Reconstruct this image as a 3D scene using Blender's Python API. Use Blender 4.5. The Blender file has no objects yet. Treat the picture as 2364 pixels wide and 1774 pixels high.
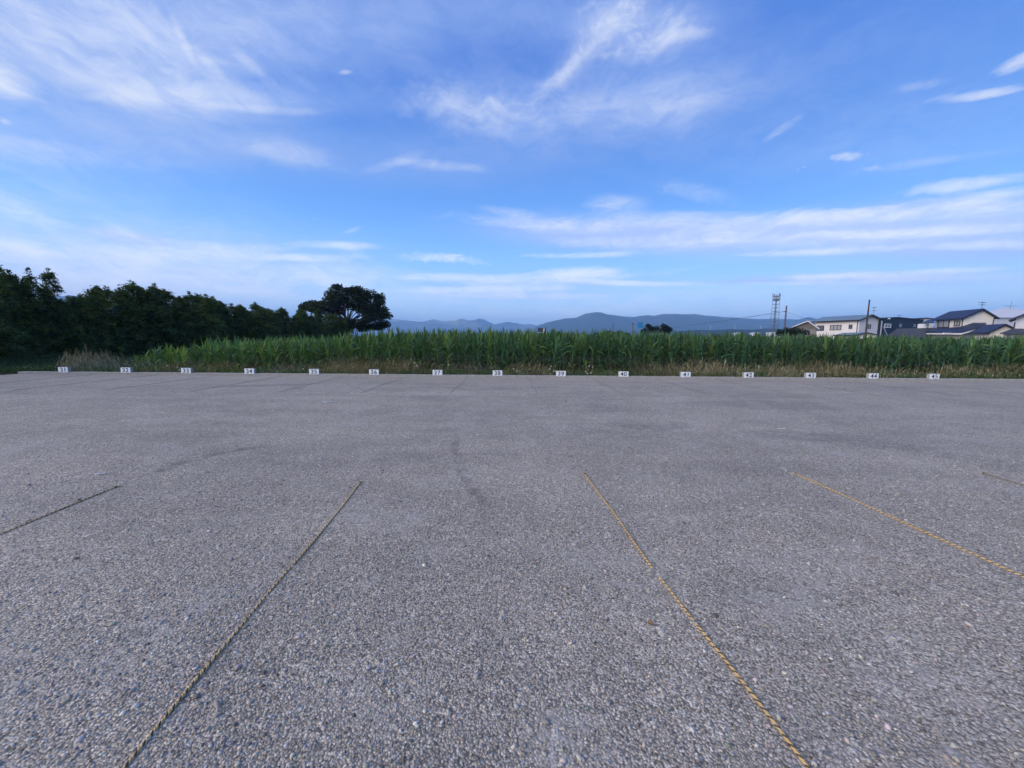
import bpy, math, random
import numpy as np
from mathutils import Vector, Matrix
R = math.radians
random.seed(7)
rng = np.random.default_rng(7)
sc = bpy.context.scene
COL = sc.collection

# ------------------------------------------------------------------ camera, sky, sun, exposure
CAM_H = 1.62
F_PX = 888.0                      # focal length in pixels of the 2364 px wide photograph
CX, CY = 1182.0, 887.0
PITCH, ROLL = R(6.9), R(0.447)
cam_d = bpy.data.cameras.new('camera'); cam = bpy.data.objects.new('camera', cam_d); COL.objects.link(cam)
cam_d.sensor_fit = 'HORIZONTAL'; cam_d.sensor_width = 36; cam_d.lens = 36 * F_PX / 2364
cam_d.clip_start = 0.05; cam_d.clip_end = 40000
CAM_R = Matrix.Rotation(R(90) - PITCH, 3, 'X') @ Matrix.Rotation(ROLL, 3, 'Z')
cam.matrix_world = Matrix.Translation((0, 0, CAM_H)) @ CAM_R.to_4x4()
sc.camera = cam

SUN_EL, SUN_AZ = R(24.0), R(-114)   # low sun far to the left, a little behind
EXPOSURE = 0.0
SKY_STRENGTH = 0.15
sc.view_settings.view_transform = 'Standard'; sc.view_settings.look = 'None'
sc.view_settings.gamma = 1; sc.view_settings.use_curve_mapping = False
sc.view_settings.exposure = EXPOSURE
sc.render.engine = 'CYCLES'
sc.cycles.use_denoising = True
sc.cycles.use_adaptive_sampling = True; sc.cycles.adaptive_threshold = .03
sc.cycles.max_bounces = 4; sc.cycles.diffuse_bounces = 3; sc.cycles.volume_bounces = 1; sc.cycles.transparent_max_bounces = 8
sc.cycles.sample_clamp_indirect = 4
sc.render.filter_size = 1.15

def ray(px, py):
    d = CAM_R @ Vector(((px - CX) / F_PX, -(py - CY) / F_PX, -1))
    return d.normalized()
def P(px, py, Y):
    d = ray(px, py); return Vector((0, 0, CAM_H)) + d * (Y / d.y)
def G(px, py, z=0.0):
    d = ray(px, py); return Vector((0, 0, CAM_H)) + d * ((z - CAM_H) / d.z)
D2S = 2364 / 2212
def azel(px, py):
    d = ray(px * D2S, py * D2S)
    return math.degrees(math.atan2(d.x, d.y)), math.degrees(math.asin(d.z))

def new_tree(owner):
    owner.use_nodes = True; nt = owner.node_tree; nt.nodes.clear(); return nt
class NB:
    """small node-graph writer"""
    def __init__(s, nt): s.nt = nt
    def n(s, typ, ins=None, **kw):
        nd = s.nt.nodes.new(typ)
        for k, v in kw.items(): setattr(nd, k, v)
        if ins:
            for k, v in ins.items():
                if isinstance(v, bpy.types.NodeSocket): s.nt.links.new(v, nd.inputs[k])
                else: nd.inputs[k].default_value = v
        return nd
    def m(s, op, a, b=0.0, c=0.0, clamp=False):
        return s.n('ShaderNodeMath', {0: a, 1: b, 2: c}, operation=op, use_clamp=clamp).outputs[0]
    def vm(s, op, a, b=(0, 0, 0), scale=None):
        nd = s.n('ShaderNodeVectorMath', {0: a, 1: b}, operation=op)
        if scale is not None:
            if isinstance(scale, bpy.types.NodeSocket): s.nt.links.new(scale, nd.inputs['Scale'])
            else: nd.inputs['Scale'].default_value = scale
        return nd.outputs['Value'] if op in ('DOT_PRODUCT', 'LENGTH', 'DISTANCE') else nd.outputs[0]
    def rng(s, v, a, b, c=0.0, d=1.0, typ='SMOOTHSTEP'):
        return s.n('ShaderNodeMapRange', {0: v, 1: a, 2: b, 3: c, 4: d}, interpolation_type=typ).outputs[0]
    def mix(s, fac, a, b, blend='MIX'):
        nd = s.nt.nodes.new('ShaderNodeMix'); nd.data_type = 'RGBA'; nd.blend_type = blend
        for i, v in ((0, fac), (6, a), (7, b)):
            if isinstance(v, bpy.types.NodeSocket): s.nt.links.new(v, nd.inputs[i])
            else: nd.inputs[i].default_value = v if i == 0 else (tuple(v) + (1,))[:4]
        return nd.outputs[2]
    def noise(s, vec, scale=1, detail=5, rough=.55, dist=0.0):
        return s.n('ShaderNodeTexNoise', {'Vector': vec, 'Scale': scale, 'Detail': detail, 'Roughness': rough, 'Distortion': dist}).outputs[0]

def srgb(r, g, b):
    f = lambda c: (c / 255 / 12.92) if c <= 10 else ((c / 255 + .055) / 1.055) ** 2.4
    return (f(r), f(g), f(b))

def build_world():
    w = bpy.data.worlds.new('World'); sc.world = w
    b = NB(new_tree(w))
    direc = b.vm('NORMALIZE', b.n('ShaderNodeTexCoord').outputs['Generated'])
    sep = b.n('ShaderNodeSeparateXYZ', {0: direc})
    x, y, z = sep.outputs
    az = b.m('MULTIPLY', b.m('ARCTAN2', x, y), 57.29578)
    el = b.m('MULTIPLY', b.m('ARCSINE', z), 57.29578)
    ae = b.n('ShaderNodeCombineXYZ', {0: az, 1: el, 2: 1.0}).outputs[0]
    sky = b.n('ShaderNodeTexSky', sky_type='NISHITA', sun_disc=False, sun_elevation=SUN_EL, sun_rotation=SUN_AZ,
              altitude=100, air_density=1.0, dust_density=0.6, ozone_density=3.0)
    # the same sky graded as the phone graded it: deeper blue, same everywhere
    ramp = b.n('ShaderNodeValToRGB', {0: b.m('DIVIDE', el, 90.0)})
    cr = ramp.color_ramp; cr.interpolation = 'B_SPLINE'
    stops = [(0, (180, 216, 246)), (4, (170, 212, 248)), (9, (140, 194, 250)), (15, (108, 170, 248)), (23, (86, 148, 242)), (32, (68, 128, 228)), (45, (58, 112, 212)), (90, (54, 100, 195))]
    while len(cr.elements) < len(stops): cr.elements.new(.5)
    for e_, (d_, c_) in zip(cr.elements, stops): e_.position = d_ / 90; e_.color = (*srgb(*c_), 1)
    deep = b.vm('SCALE', ramp.outputs[0], scale=b.m('DIVIDE', b.rng(el, -2, 26, 1.9, 1.06), SKY_STRENGTH))
    base = b.mix(.85, sky.outputs[0], deep)
    # clouds: fibres and puffs in direction space
    warp = b.n('ShaderNodeTexNoise', {'Vector': direc, 'Scale': 3.0, 'Detail': 4.0}).outputs[1]
    dw = b.vm('ADD', direc, b.vm('SCALE', b.vm('SUBTRACT', warp, (.5, .5, .5)), scale=.16))
    def fib(rot, sx, sz, detail=7, rough=.6, off=0.0):
        mp = b.n('ShaderNodeMapping', {0: dw, 'Rotation': (0, R(rot), 0)})
        mp2 = b.n('ShaderNodeMapping', {0: mp.outputs[0], 'Location': (off, 0, off), 'Scale': (sx, sx, sz)})
        return b.noise(mp2.outputs[0], 1.0, detail, rough)
    nA = b.rng(fib(2, 4.5, 40, 7, .68), .30, .70)
    nB = b.rng(fib(44, 7, 26, 7, .68, 3), .28, .72)
    nE = b.rng(fib(-30, 3.5, 15, 7, .66, 7), .26, .74)
    puff = b.noise(b.n('ShaderNodeMapping', {0: direc, 'Scale': (1, 1, 1.6)}).outputs[0], 46, 6, .62)
    nC = b.m('MULTIPLY', b.rng(puff, .42, .68), b.m('MULTIPLY_ADD', nB, .6, .5))
    nD = b.rng(b.noise(dw, 3.2, 5, .55), .25, .75)
    def one_patch(acc, cx, cy, vx, vy, minor, amp, nz, base_amt=.35):
        c = np.array(azel(cx, cy)); L = math.hypot(vx, vy)
        M = np.array(azel(cx + vx * .5, cy + vy * .5)) - np.array(azel(cx - vx * .5, cy - vy * .5))
        nx, ny = -vy / L * minor, vx / L * minor
        N = np.array(azel(cx + nx * .5, cy + ny * .5)) - np.array(azel(cx - nx * .5, cy - ny * .5))
        J = np.linalg.inv(np.array([M, N]).T)
        J = J * 1.265
        p = b.vm('DOT_PRODUCT', ae, (J[0, 0], J[0, 1], -float(J[0] @ c))); q = b.vm('DOT_PRODUCT', ae, (J[1, 0], J[1, 1], -float(J[1] @ c)))
        g = b.m('POWER', .36788, b.m('MULTIPLY_ADD', q, q, b.m('MULTIPLY', p, p)))
        er = round(.85 * (1 - base_amt), 3)          # the fibres eat into the soft patch
        key = (nz.node.name, er)
        if key not in eaten: eaten[key] = b.m('MULTIPLY_ADD', nz, er, -er)
        d = b.m('MAXIMUM', b.m('MULTIPLY_ADD', g, 1.0 + .75 * er, eaten[key]), 0.0)
        return b.m('MULTIPLY_ADD', d, amp, acc)
    eaten = {}
    # a thin veil thickens towards the sun side and overhead
    side = b.vm('DOT_PRODUCT', direc, tuple(Vector((-.62, -.45, .64)).normalized()))
    veil = b.rng(side, .05, .85)
    white = b.m('MULTIPLY', b.m('MULTIPLY_ADD', nE, .5, .3), b.m('MULTIPLY', veil, .62))
    for a in CLOUDS_WHITE:
        white = one_patch(white, *a[:6], {'A': nA, 'B': nB, 'C': nC, 'D': nD, 'E': nE}[a[6]], *a[7:])
    shade = b.m('MULTIPLY', b.rng(nE, .5, 1.0), .05)
    for a in CLOUDS_SHADE:
        shade = one_patch(shade, *a[:6], {'A': nA, 'B': nB, 'C': nC, 'D': nD, 'E': nE}[a[6]], *a[7:])
    # fine torn texture through all of the cloud
    warp2 = b.n('ShaderNodeTexNoise', {'Vector': direc, 'Scale': 9.0, 'Detail': 3.0}).outputs[1]
    fine = b.vm('ADD', direc, b.vm('SCALE', b.vm('SUBTRACT', warp2, (.5, .5, .5)), scale=.09))
    mpf = b.n('ShaderNodeMapping', {0: fine, 'Rotation': (0, R(12), 0), 'Scale': (11, 11, 34)})
    nF = b.rng(b.noise(mpf.outputs[0], 1.0, 7, .70), .30, .70)
    white = b.m('MULTIPLY', white, b.m('MULTIPLY_ADD', nF, 1.15, .40))
    white = b.m('SUBTRACT', 1.0, b.m('EXPONENT', b.m('MULTIPLY', white, -1.25)))
    shade = b.m('MULTIPLY', shade, b.m('MULTIPLY_ADD', nF, .35, .80))
    shade = b.m('MINIMUM', shade, .92); white = b.m('MINIMUM', white, .95)
    lum = b.rng(el, 0, 40, 1.0, .9)
    low = b.rng(el, 0, 22, 1.45, 1.0)     # seen through the low haze the clouds stand brighter than they look
    c1 = b.mix(shade, base, b.vm('SCALE', CLOUD_SHADE_COL, scale=low))
    c2 = b.mix(white, c1, b.vm('SCALE', CLOUD_WHITE_COL, scale=low))
    bg = b.n('ShaderNodeBackground', {0: c2, 1: SKY_STRENGTH})
    out = b.n('ShaderNodeOutputWorld', {0: bg.outputs[0]})
    w.cycles.sampling_method = 'MANUAL'; w.cycles.sample_map_resolution = 512

# cloud patches: pixel centre, half axis, half width, amount, fibre kind, base share
k = 1 / SKY_STRENGTH
CLOUD_WHITE_COL = tuple(c * k * 1.12 for c in srgb(236, 240, 249))
CLOUD_SHADE_COL = tuple(c * k * 1.1 for c in srgb(164, 190, 242))
CLOUDS_WHITE = [
    (-10, 165, 120, 45, 50, .5, 'E', .4), (0, 178, 95, 36, 36, .5, 'D', .7), (-160, 100, 170, 40, 100, .5, 'D', .6), (250, 100, 460, 90, 150, .15, 'E', .2), (60, 60, 220, 30, 60, .14, 'E', .3),
    (400, 205, 300, 28, 36, .22, 'E', .3), (560, 236, 200, 12, 14, .2, 'A', .4), (260, 210, 150, 8, 20, .16, 'A', .4), (330, 190, 120, 20, 26, .14, 'E', .4),
    (395, 85, 36, 80, 12, .3, 'E', .4), (455, 140, 50, 50, 12, .18, 'E', .4), (540, 140, 60, 55, 16, .16, 'E', .4), (300, 60, 60, 60, 16, .15, 'E', .4),
    (640, 335, 130, 30, 30, .24, 'D', .7), (950, 358, 120, 10, 16, .26, 'A', .4), (850, 352, 80, -24, 16, .2, 'D', .5), (80, 312, 110, 20, 16, .15, 'A', .6), (200, 340, 300, 20, 30, .12, 'A', .5),
    (1050, 225, 190, 40, 70, .10, 'C', .1), (1000, 245, 190, 44, 60, .16, 'B', .2), (1065, 215, 36, 10, 20, .22, 'C', .0),
    (1240, 135, 150, -135, 42, .15, 'B', .1), (1215, 158, 90, -80, 18, .16, 'B', .2), (1190, 185, 80, -60, 24, .14, 'C', .2), (1330, 70, 110, -90, 64, .18, 'C', .05),
    (1370, 40, 150, 10, 66, .18, 'C', .0), (1410, 95, 150, -42, 42, .2, 'B', .1), (1290, 60, 80, -60, 60, .12, 'B', .2), (1400, 30, 160, 10, 50, .08, 'D', .7), (1480, 75, 80, -12, 20, .2, 'B', .3),
    (1440, 225, 210, -45, 64, .15, 'D', .8), (1480, 225, 100, -25, 26, .14, 'D', .6), (1110, 250, 90, 30, 36, .12, 'D', .6), (1250, 240, 150, 0, 50, .10, 'D', .6),
    (1685, 282, 60, -38, 11, .32, 'B', .1), (1830, 338, 48, -3, 14, .5, 'C', .25), (1885, 364, 30, -4, 9, .3, 'C', .2), (1300, 230, 760, -20, 190, .08, 'D', .9), (1900, 300, 560, -60, 120, .06, 'D', .9),
    (2205, 134, 66, -32, 20, .75, 'B', .15), (2120, 206, 125, -18, 15, .55, 'A', .1), (1990, 185, 70, -14, 14, .14, 'B', .2), (2010, 350, 200, -30, 14, .1, 'A', .4),
    (1750, 506, 780, -14, 50, .22, 'D', .9), (280, 560, 580, 20, 110, .20, 'D', .9), (1106, 700, 1500, 0, 60, .32, 'D', .95), (1500, 640, 900, -4, 40, .12, 'A', .7),
    (1180, 486, 200, 12, 22, .42, 'A', .3), (1500, 476, 360, 2, 26, .34, 'A', .2), (1850, 466, 360, -16, 22, .66, 'A', .25), (2130, 428, 200, -38, 20, .66, 'A', .25),
    (2090, 398, 180, -22, 18, .5, 'B', .0), (1980, 503, 320, -14, 14, .62, 'A', .25), (2150, 530, 200, -6, 16, .5, 'A', .3), (1330, 438, 70, 4, 24, .36, 'D', .6), (1300, 445, 60, 0, 14, .2, 'A', .3),
    (1500, 415, 130, 24, 30, .14, 'C', .3), (1760, 545, 200, -9, 9, .6, 'A', .3), (1250, 552, 160, -3, 8, .45, 'A', .3), (1400, 525, 300, -2, 22, .3, 'A', .2), (1700, 520, 300, 0, 24, .25, 'A', .15),
    (1110, 460, 80, 10, 14, .25, 'A', .3), (1130, 602, 320, -4, 16, .75, 'A', .3), (1040, 626, 280, -6, 11, .6, 'A', .3), (1350, 612, 210, 6, 9, .6, 'A', .3), (1130, 640, 260, 0, 9, .4, 'A', .3),
    (1250, 588, 120, -4, 12, .4, 'A', .3), (1820, 597, 160, -6, 9, .85, 'A', .5), (2060, 585, 140, -4, 8, .5, 'A', .4), (1760, 612, 190, -3, 7, .35, 'A', .4), (2000, 600, 260, -4, 14, .3, 'A', .3),
    (940, 556, 120, 2, 15, .6, 'C', .1), (1020, 565, 50, 8, 10, .35, 'C', .2),
    (330, 605, 540, 16, 80, .50, 'A', .7), (50, 535, 150, 32, 20, .55, 'A', .4), (130, 585, 220, 62, 18, .36, 'A', .4), (40, 455, 130, 60, 26, .4, 'A', .5), (250, 560, 300, 14, 36, .25, 'A', .3), (150, 640, 300, 20, 40, .25, 'A', .5),
    (730, 530, 100, 4, 10, .55, 'A', .5), (640, 556, 170, 2, 11, .5, 'A', .5), (480, 545, 170, -2, 22, .35, 'A', .5), (560, 632, 130, 12, 12, .4, 'A', .6), (270, 500, 60, 22, 12, .25, 'A', .5), (720, 600, 260, 0, 40, .28, 'A', .5),
    (850, 640, 240, 0, 24, .3, 'A', .5), (10, 262, 20, 8, 8, .4, 'D', .6), (745, 157, 24, -2, 8, .3, 'C', .2), (760, 498, 26, -8, 6, .2, 'A', .6), (1300, 680, 400, 0, 18, .2, 'A', .6),
]
CLOUDS_SHADE = [
    (200, 110, 600, 70, 200, .75, 'D', .85), (720, 50, 560, 10, 120, .5, 'D', .85),
    (520, 220, 440, 24, 50, .5, 'E', .75), (300, 310, 540, 20, 70, .4, 'D', .85), (850, 350, 440, 20, 70, .35, 'D', .85), (1250, 30, 420, 0, 90, .3, 'D', .8),
    (1740, 512, 820, -10, 56, .95, 'D', .9), (2150, 530, 400, -8, 60, .8, 'D', .9), (1280, 510, 340, 6, 40, .8, 'D', .85), (2000, 450, 400, -40, 26, .6, 'A', .7),
    (1900, 604, 360, -4, 20, .85, 'A', .8), (1600, 608, 150, -4, 9, .5, 'A', .7), (350, 580, 600, 10, 100, .7, 'A', .9), (290, 516, 100, 14, 16, .9, 'A', .85),
    (1400, 220, 290, -50, 110, .5, 'D', .85), (1400, 70, 220, -20, 90, .35, 'D', .8), (1080, 235, 160, 40, 90, .35, 'D', .8), (1100, 640, 260, 0, 12, .6, 'A', .7), (1020, 688, 90, 1, 3, .5, 'A', .7), (1150, 612, 330, 0, 26, .45, 'A', .8),
]
build_world()

sun_d = bpy.data.lights.new('sun', 'SUN'); sun = bpy.data.objects.new('sun', sun_d); COL.objects.link(sun)
sun_d.energy = 3.4; sun_d.angle = R(50); sun_d.color = (1, .86, .72)
sd = Vector((math.sin(SUN_AZ) * math.cos(SUN_EL), math.cos(SUN_AZ) * math.cos(SUN_EL), math.sin(SUN_EL)))
sun.rotation_euler = sd.to_track_quat('Z', 'Y').to_euler()
sun.location = (-40, -20, 30)

# ------------------------------------------------------------------ helpers
def link(name, data, parent=None):
    o = bpy.data.objects.new(name, data); COL.objects.link(o)
    if parent: o.parent = parent
    return o
def tag(o, label=None, cat=None, group=None, kind=None):
    for kk, v in (('label', label), ('category', cat), ('group', group), ('kind', kind)):
        if v: o[kk] = v
    return o
def thing(name, loc, label, cat, group=None, rz=0.0):
    o = link(name, None); o.location = loc; o.rotation_euler = (0, 0, rz); o.empty_display_size = .2
    return tag(o, label, cat, group)

class MB:
    def __init__(s): s.v = []; s.f = []; s.m = []
    def quadstrip(s, rings, closed=True, mi=0, cap=True):
        n = len(rings[0]); b0 = len(s.v)
        for r in rings: s.v += [tuple(p) for p in r]
        for i in range(len(rings) - 1):
            for j in range(n if closed else n - 1):
                a = b0 + i * n + j; c = b0 + i * n + (j + 1) % n
                s.f.append((a, c, c + n, a + n)); s.m.append(mi)
        if cap and closed:
            s.f.append(tuple(b0 + j for j in reversed(range(n)))); s.m.append(mi)
            e = b0 + (len(rings) - 1) * n
            s.f.append(tuple(e + j for j in range(n))); s.m.append(mi)
    def box(s, lo, hi, mi=0, M=None):
        x0, y0, z0 = lo; x1, y1, z1 = hi
        pts = [Vector(p) for p in ((x0, y0, z0), (x1, y0, z0), (x1, y1, z0), (x0, y1, z0), (x0, y0, z1), (x1, y0, z1), (x1, y1, z1), (x0, y1, z1))]
        s.hexa(pts if M is None else [M @ p for p in pts], mi)
    def hexa(s, p, mi=0):
        b = len(s.v); s.v += [tuple(q) for q in p]
        for f in ((0, 3, 2, 1), (4, 5, 6, 7), (0, 1, 5, 4), (1, 2, 6, 5), (2, 3, 7, 6), (3, 0, 4, 7)):
            s.f.append(tuple(b + i for i in f)); s.m.append(mi)
    def tube(s, path, rad, n=6, mi=0):
        path = [Vector(p) for p in path]
        if not hasattr(rad, '__len__'): rad = [rad] * len(path)
        rings = []
        for i, p in enumerate(path):
            t = (path[min(i + 1, len(path) - 1)] - path[max(i - 1, 0)]).normalized()
            up = Vector((0, 0, 1)) if abs(t.z) < .9 else Vector((0, 1, 0))
            a = t.cross(up).normalized(); c = a.cross(t).normalized()
            rings.append([p + (a * math.cos(2 * math.pi * j / n) + c * math.sin(2 * math.pi * j / n)) * rad[i] for j in range(n)])
        s.quadstrip(rings, mi=mi)
    def poly(s, pts, mi=0):
        b = len(s.v); s.v += [tuple(p) for p in pts]; s.f.append(tuple(range(b, b + len(pts)))); s.m.append(mi)
    def prism(s, pts, off, mi=0):
        """polygon given a thickness vector"""
        off = Vector(off); n = len(pts); b = len(s.v)
        s.v += [tuple(p) for p in pts] + [tuple(Vector(p) + off) for p in pts]
        s.f.append(tuple(b + i for i in range(n))); s.f.append(tuple(b + n + i for i in reversed(range(n))))
        for i in range(n): s.f.append((b + i, b + n + i, b + n + (i + 1) % n, b + (i + 1) % n))
        s.m += [mi] * (n + 2)
    def mesh(s, name, mats, smooth=False):
        me = bpy.data.meshes.new(name); me.from_pydata(s.v, [], s.f)
        for m in (mats if isinstance(mats, (list, tuple)) else [mats]): me.materials.append(m)
        me.polygons.foreach_set('material_index', s.m)
        if smooth: me.polygons.foreach_set('use_smooth', [True] * len(me.polygons))
        import bmesh
        bm = bmesh.new(); bm.from_mesh(me); bmesh.ops.recalc_face_normals(bm, faces=bm.faces); bm.to_mesh(me); bm.free()
        me.update(); return me
    def build(s, name, mats, parent=None, smooth=False):
        return link(name, s.mesh(name, mats, smooth), parent)

def np_mesh(name, V, F, mats, C=None, smooth=False):
    V = np.asarray(V, np.float32); F = np.asarray(F, np.int32); kf = F.shape[1]
    me = bpy.data.meshes.new(name)
    me.vertices.add(len(V)); me.vertices.foreach_set('co', V.ravel())
    me.loops.add(F.size); me.loops.foreach_set('vertex_index', F.ravel())
    me.polygons.add(len(F)); me.polygons.foreach_set('loop_start', np.arange(0, F.size, kf, dtype=np.int32))
    if smooth: me.polygons.foreach_set('use_smooth', np.ones(len(F), bool))
    if C is not None:
        at = me.color_attributes.new('Col', 'FLOAT_COLOR', 'POINT')
        at.data.foreach_set('color', np.concatenate([C, np.ones((len(C), 1))], 1).astype(np.float32).ravel())
    for m in (mats if isinstance(mats, (list, tuple)) else [mats]): me.materials.append(m)
    me.update(calc_edges=True); me.validate(); return me

def scatter(protos, which, M, T, C):
    """copy prototype (V,F) number which[i] with matrix M[i], offset T[i], colour C[i] into one array mesh"""
    Vs, Fs, Cs = [], [], []; base = 0
    for kx, (pv, pf) in enumerate(protos):
        idx = np.nonzero(which == kx)[0]
        if not len(idx): continue
        v = np.einsum('nij,pj->npi', M[idx], pv) + T[idx][:, None, :]
        f = pf[None] + (np.arange(len(idx)) * len(pv))[:, None, None] + base
        Vs.append(v.reshape(-1, 3)); Fs.append(f.reshape(-1, pf.shape[1])); Cs.append(np.repeat(C[idx], len(pv), 0))
        base += v.shape[0] * v.shape[1]
    return np.concatenate(Vs), np.concatenate(Fs), np.concatenate(Cs)
def rotz(a):
    c, s_ = np.cos(a), np.sin(a); z = np.zeros_like(a); o = np.ones_like(a)
    return np.stack([np.stack([c, -s_, z], -1), np.stack([s_, c, z], -1), np.stack([z, z, o], -1)], -2)
def roty(a):
    c, s_ = np.cos(a), np.sin(a); z = np.zeros_like(a); o = np.ones_like(a)
    return np.stack([np.stack([c, z, s_], -1), np.stack([z, o, z], -1), np.stack([-s_, z, c], -1)], -2)
def rand_rot(n):
    q = rng.normal(size=(n, 4)); q /= np.linalg.norm(q, axis=1, keepdims=True); w, x, y, z = q.T
    return np.stack([np.stack([1 - 2 * (y * y + z * z), 2 * (x * y - z * w), 2 * (x * z + y * w)], -1),
                     np.stack([2 * (x * y + z * w), 1 - 2 * (x * x + z * z), 2 * (y * z - x * w)], -1),
                     np.stack([2 * (x * z - y * w), 2 * (y * z + x * w), 1 - 2 * (x * x + y * y)], -1)], -2)

# ------------------------------------------------------------------ materials
def simple_mat(name, col, rough=.8, var=.12, scale=3.0, bump=0.0, metal=0.0, bscale=None, spec=.3):
    m = bpy.data.materials.new(name); b = NB(new_tree(m))
    tc = b.n('ShaderNodeTexCoord').outputs['Object']
    nz = b.noise(tc, scale, 6, .6)
    lo = tuple(c * (1 - var) for c in col); hi = tuple(min(1, c * (1 + var)) for c in col)
    c = b.mix(nz, lo, hi)
    p = b.n('ShaderNodeBsdfPrincipled', {'Base Color': c, 'Roughness': rough, 'Metallic': metal, 'Specular IOR Level': spec})
    if bump:
        h = b.noise(tc, bscale or scale * 8, 4, .6)
        bp = b.n('ShaderNodeBump', {'Strength': bump, 'Distance': .02, 'Height': h})
        b.nt.links.new(bp.outputs[0], p.inputs['Normal'])
    b.n('ShaderNodeOutputMaterial', {0: p.outputs[0]})
    return m
def leaf_mat(name, source='attr', rough=.55, trans=.25, spec=.3, var=.25, gain=1.0):
    m = bpy.data.materials.new(name); b = NB(new_tree(m))
    if source == 'attr': c = b.n('ShaderNodeVertexColor', layer_name='Col').outputs[0]
    else: c = b.n('ShaderNodeObjectInfo').outputs['Color']
    nz = b.noise(b.n('ShaderNodeTexCoord').outputs['Object'], 6.0, 3, .6)
    c = b.mix(1.0, c, b.mix(nz, (1 - var,) * 3, (1 + var,) * 3), 'MULTIPLY')
    p = b.n('ShaderNodeBsdfPrincipled', {'Base Color': c, 'Roughness': rough, 'Specular IOR Level': spec})
    t = b.n('ShaderNodeBsdfTranslucent', {0: b.mix(1.0, c, (1.15, 1.1, .6), 'MULTIPLY')})
    mx = b.n('ShaderNodeMixShader', {0: trans, 1: p.outputs[0], 2: t.outputs[0]})
    b.n('ShaderNodeOutputMaterial', {0: mx.outputs[0]})
    return m

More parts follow.
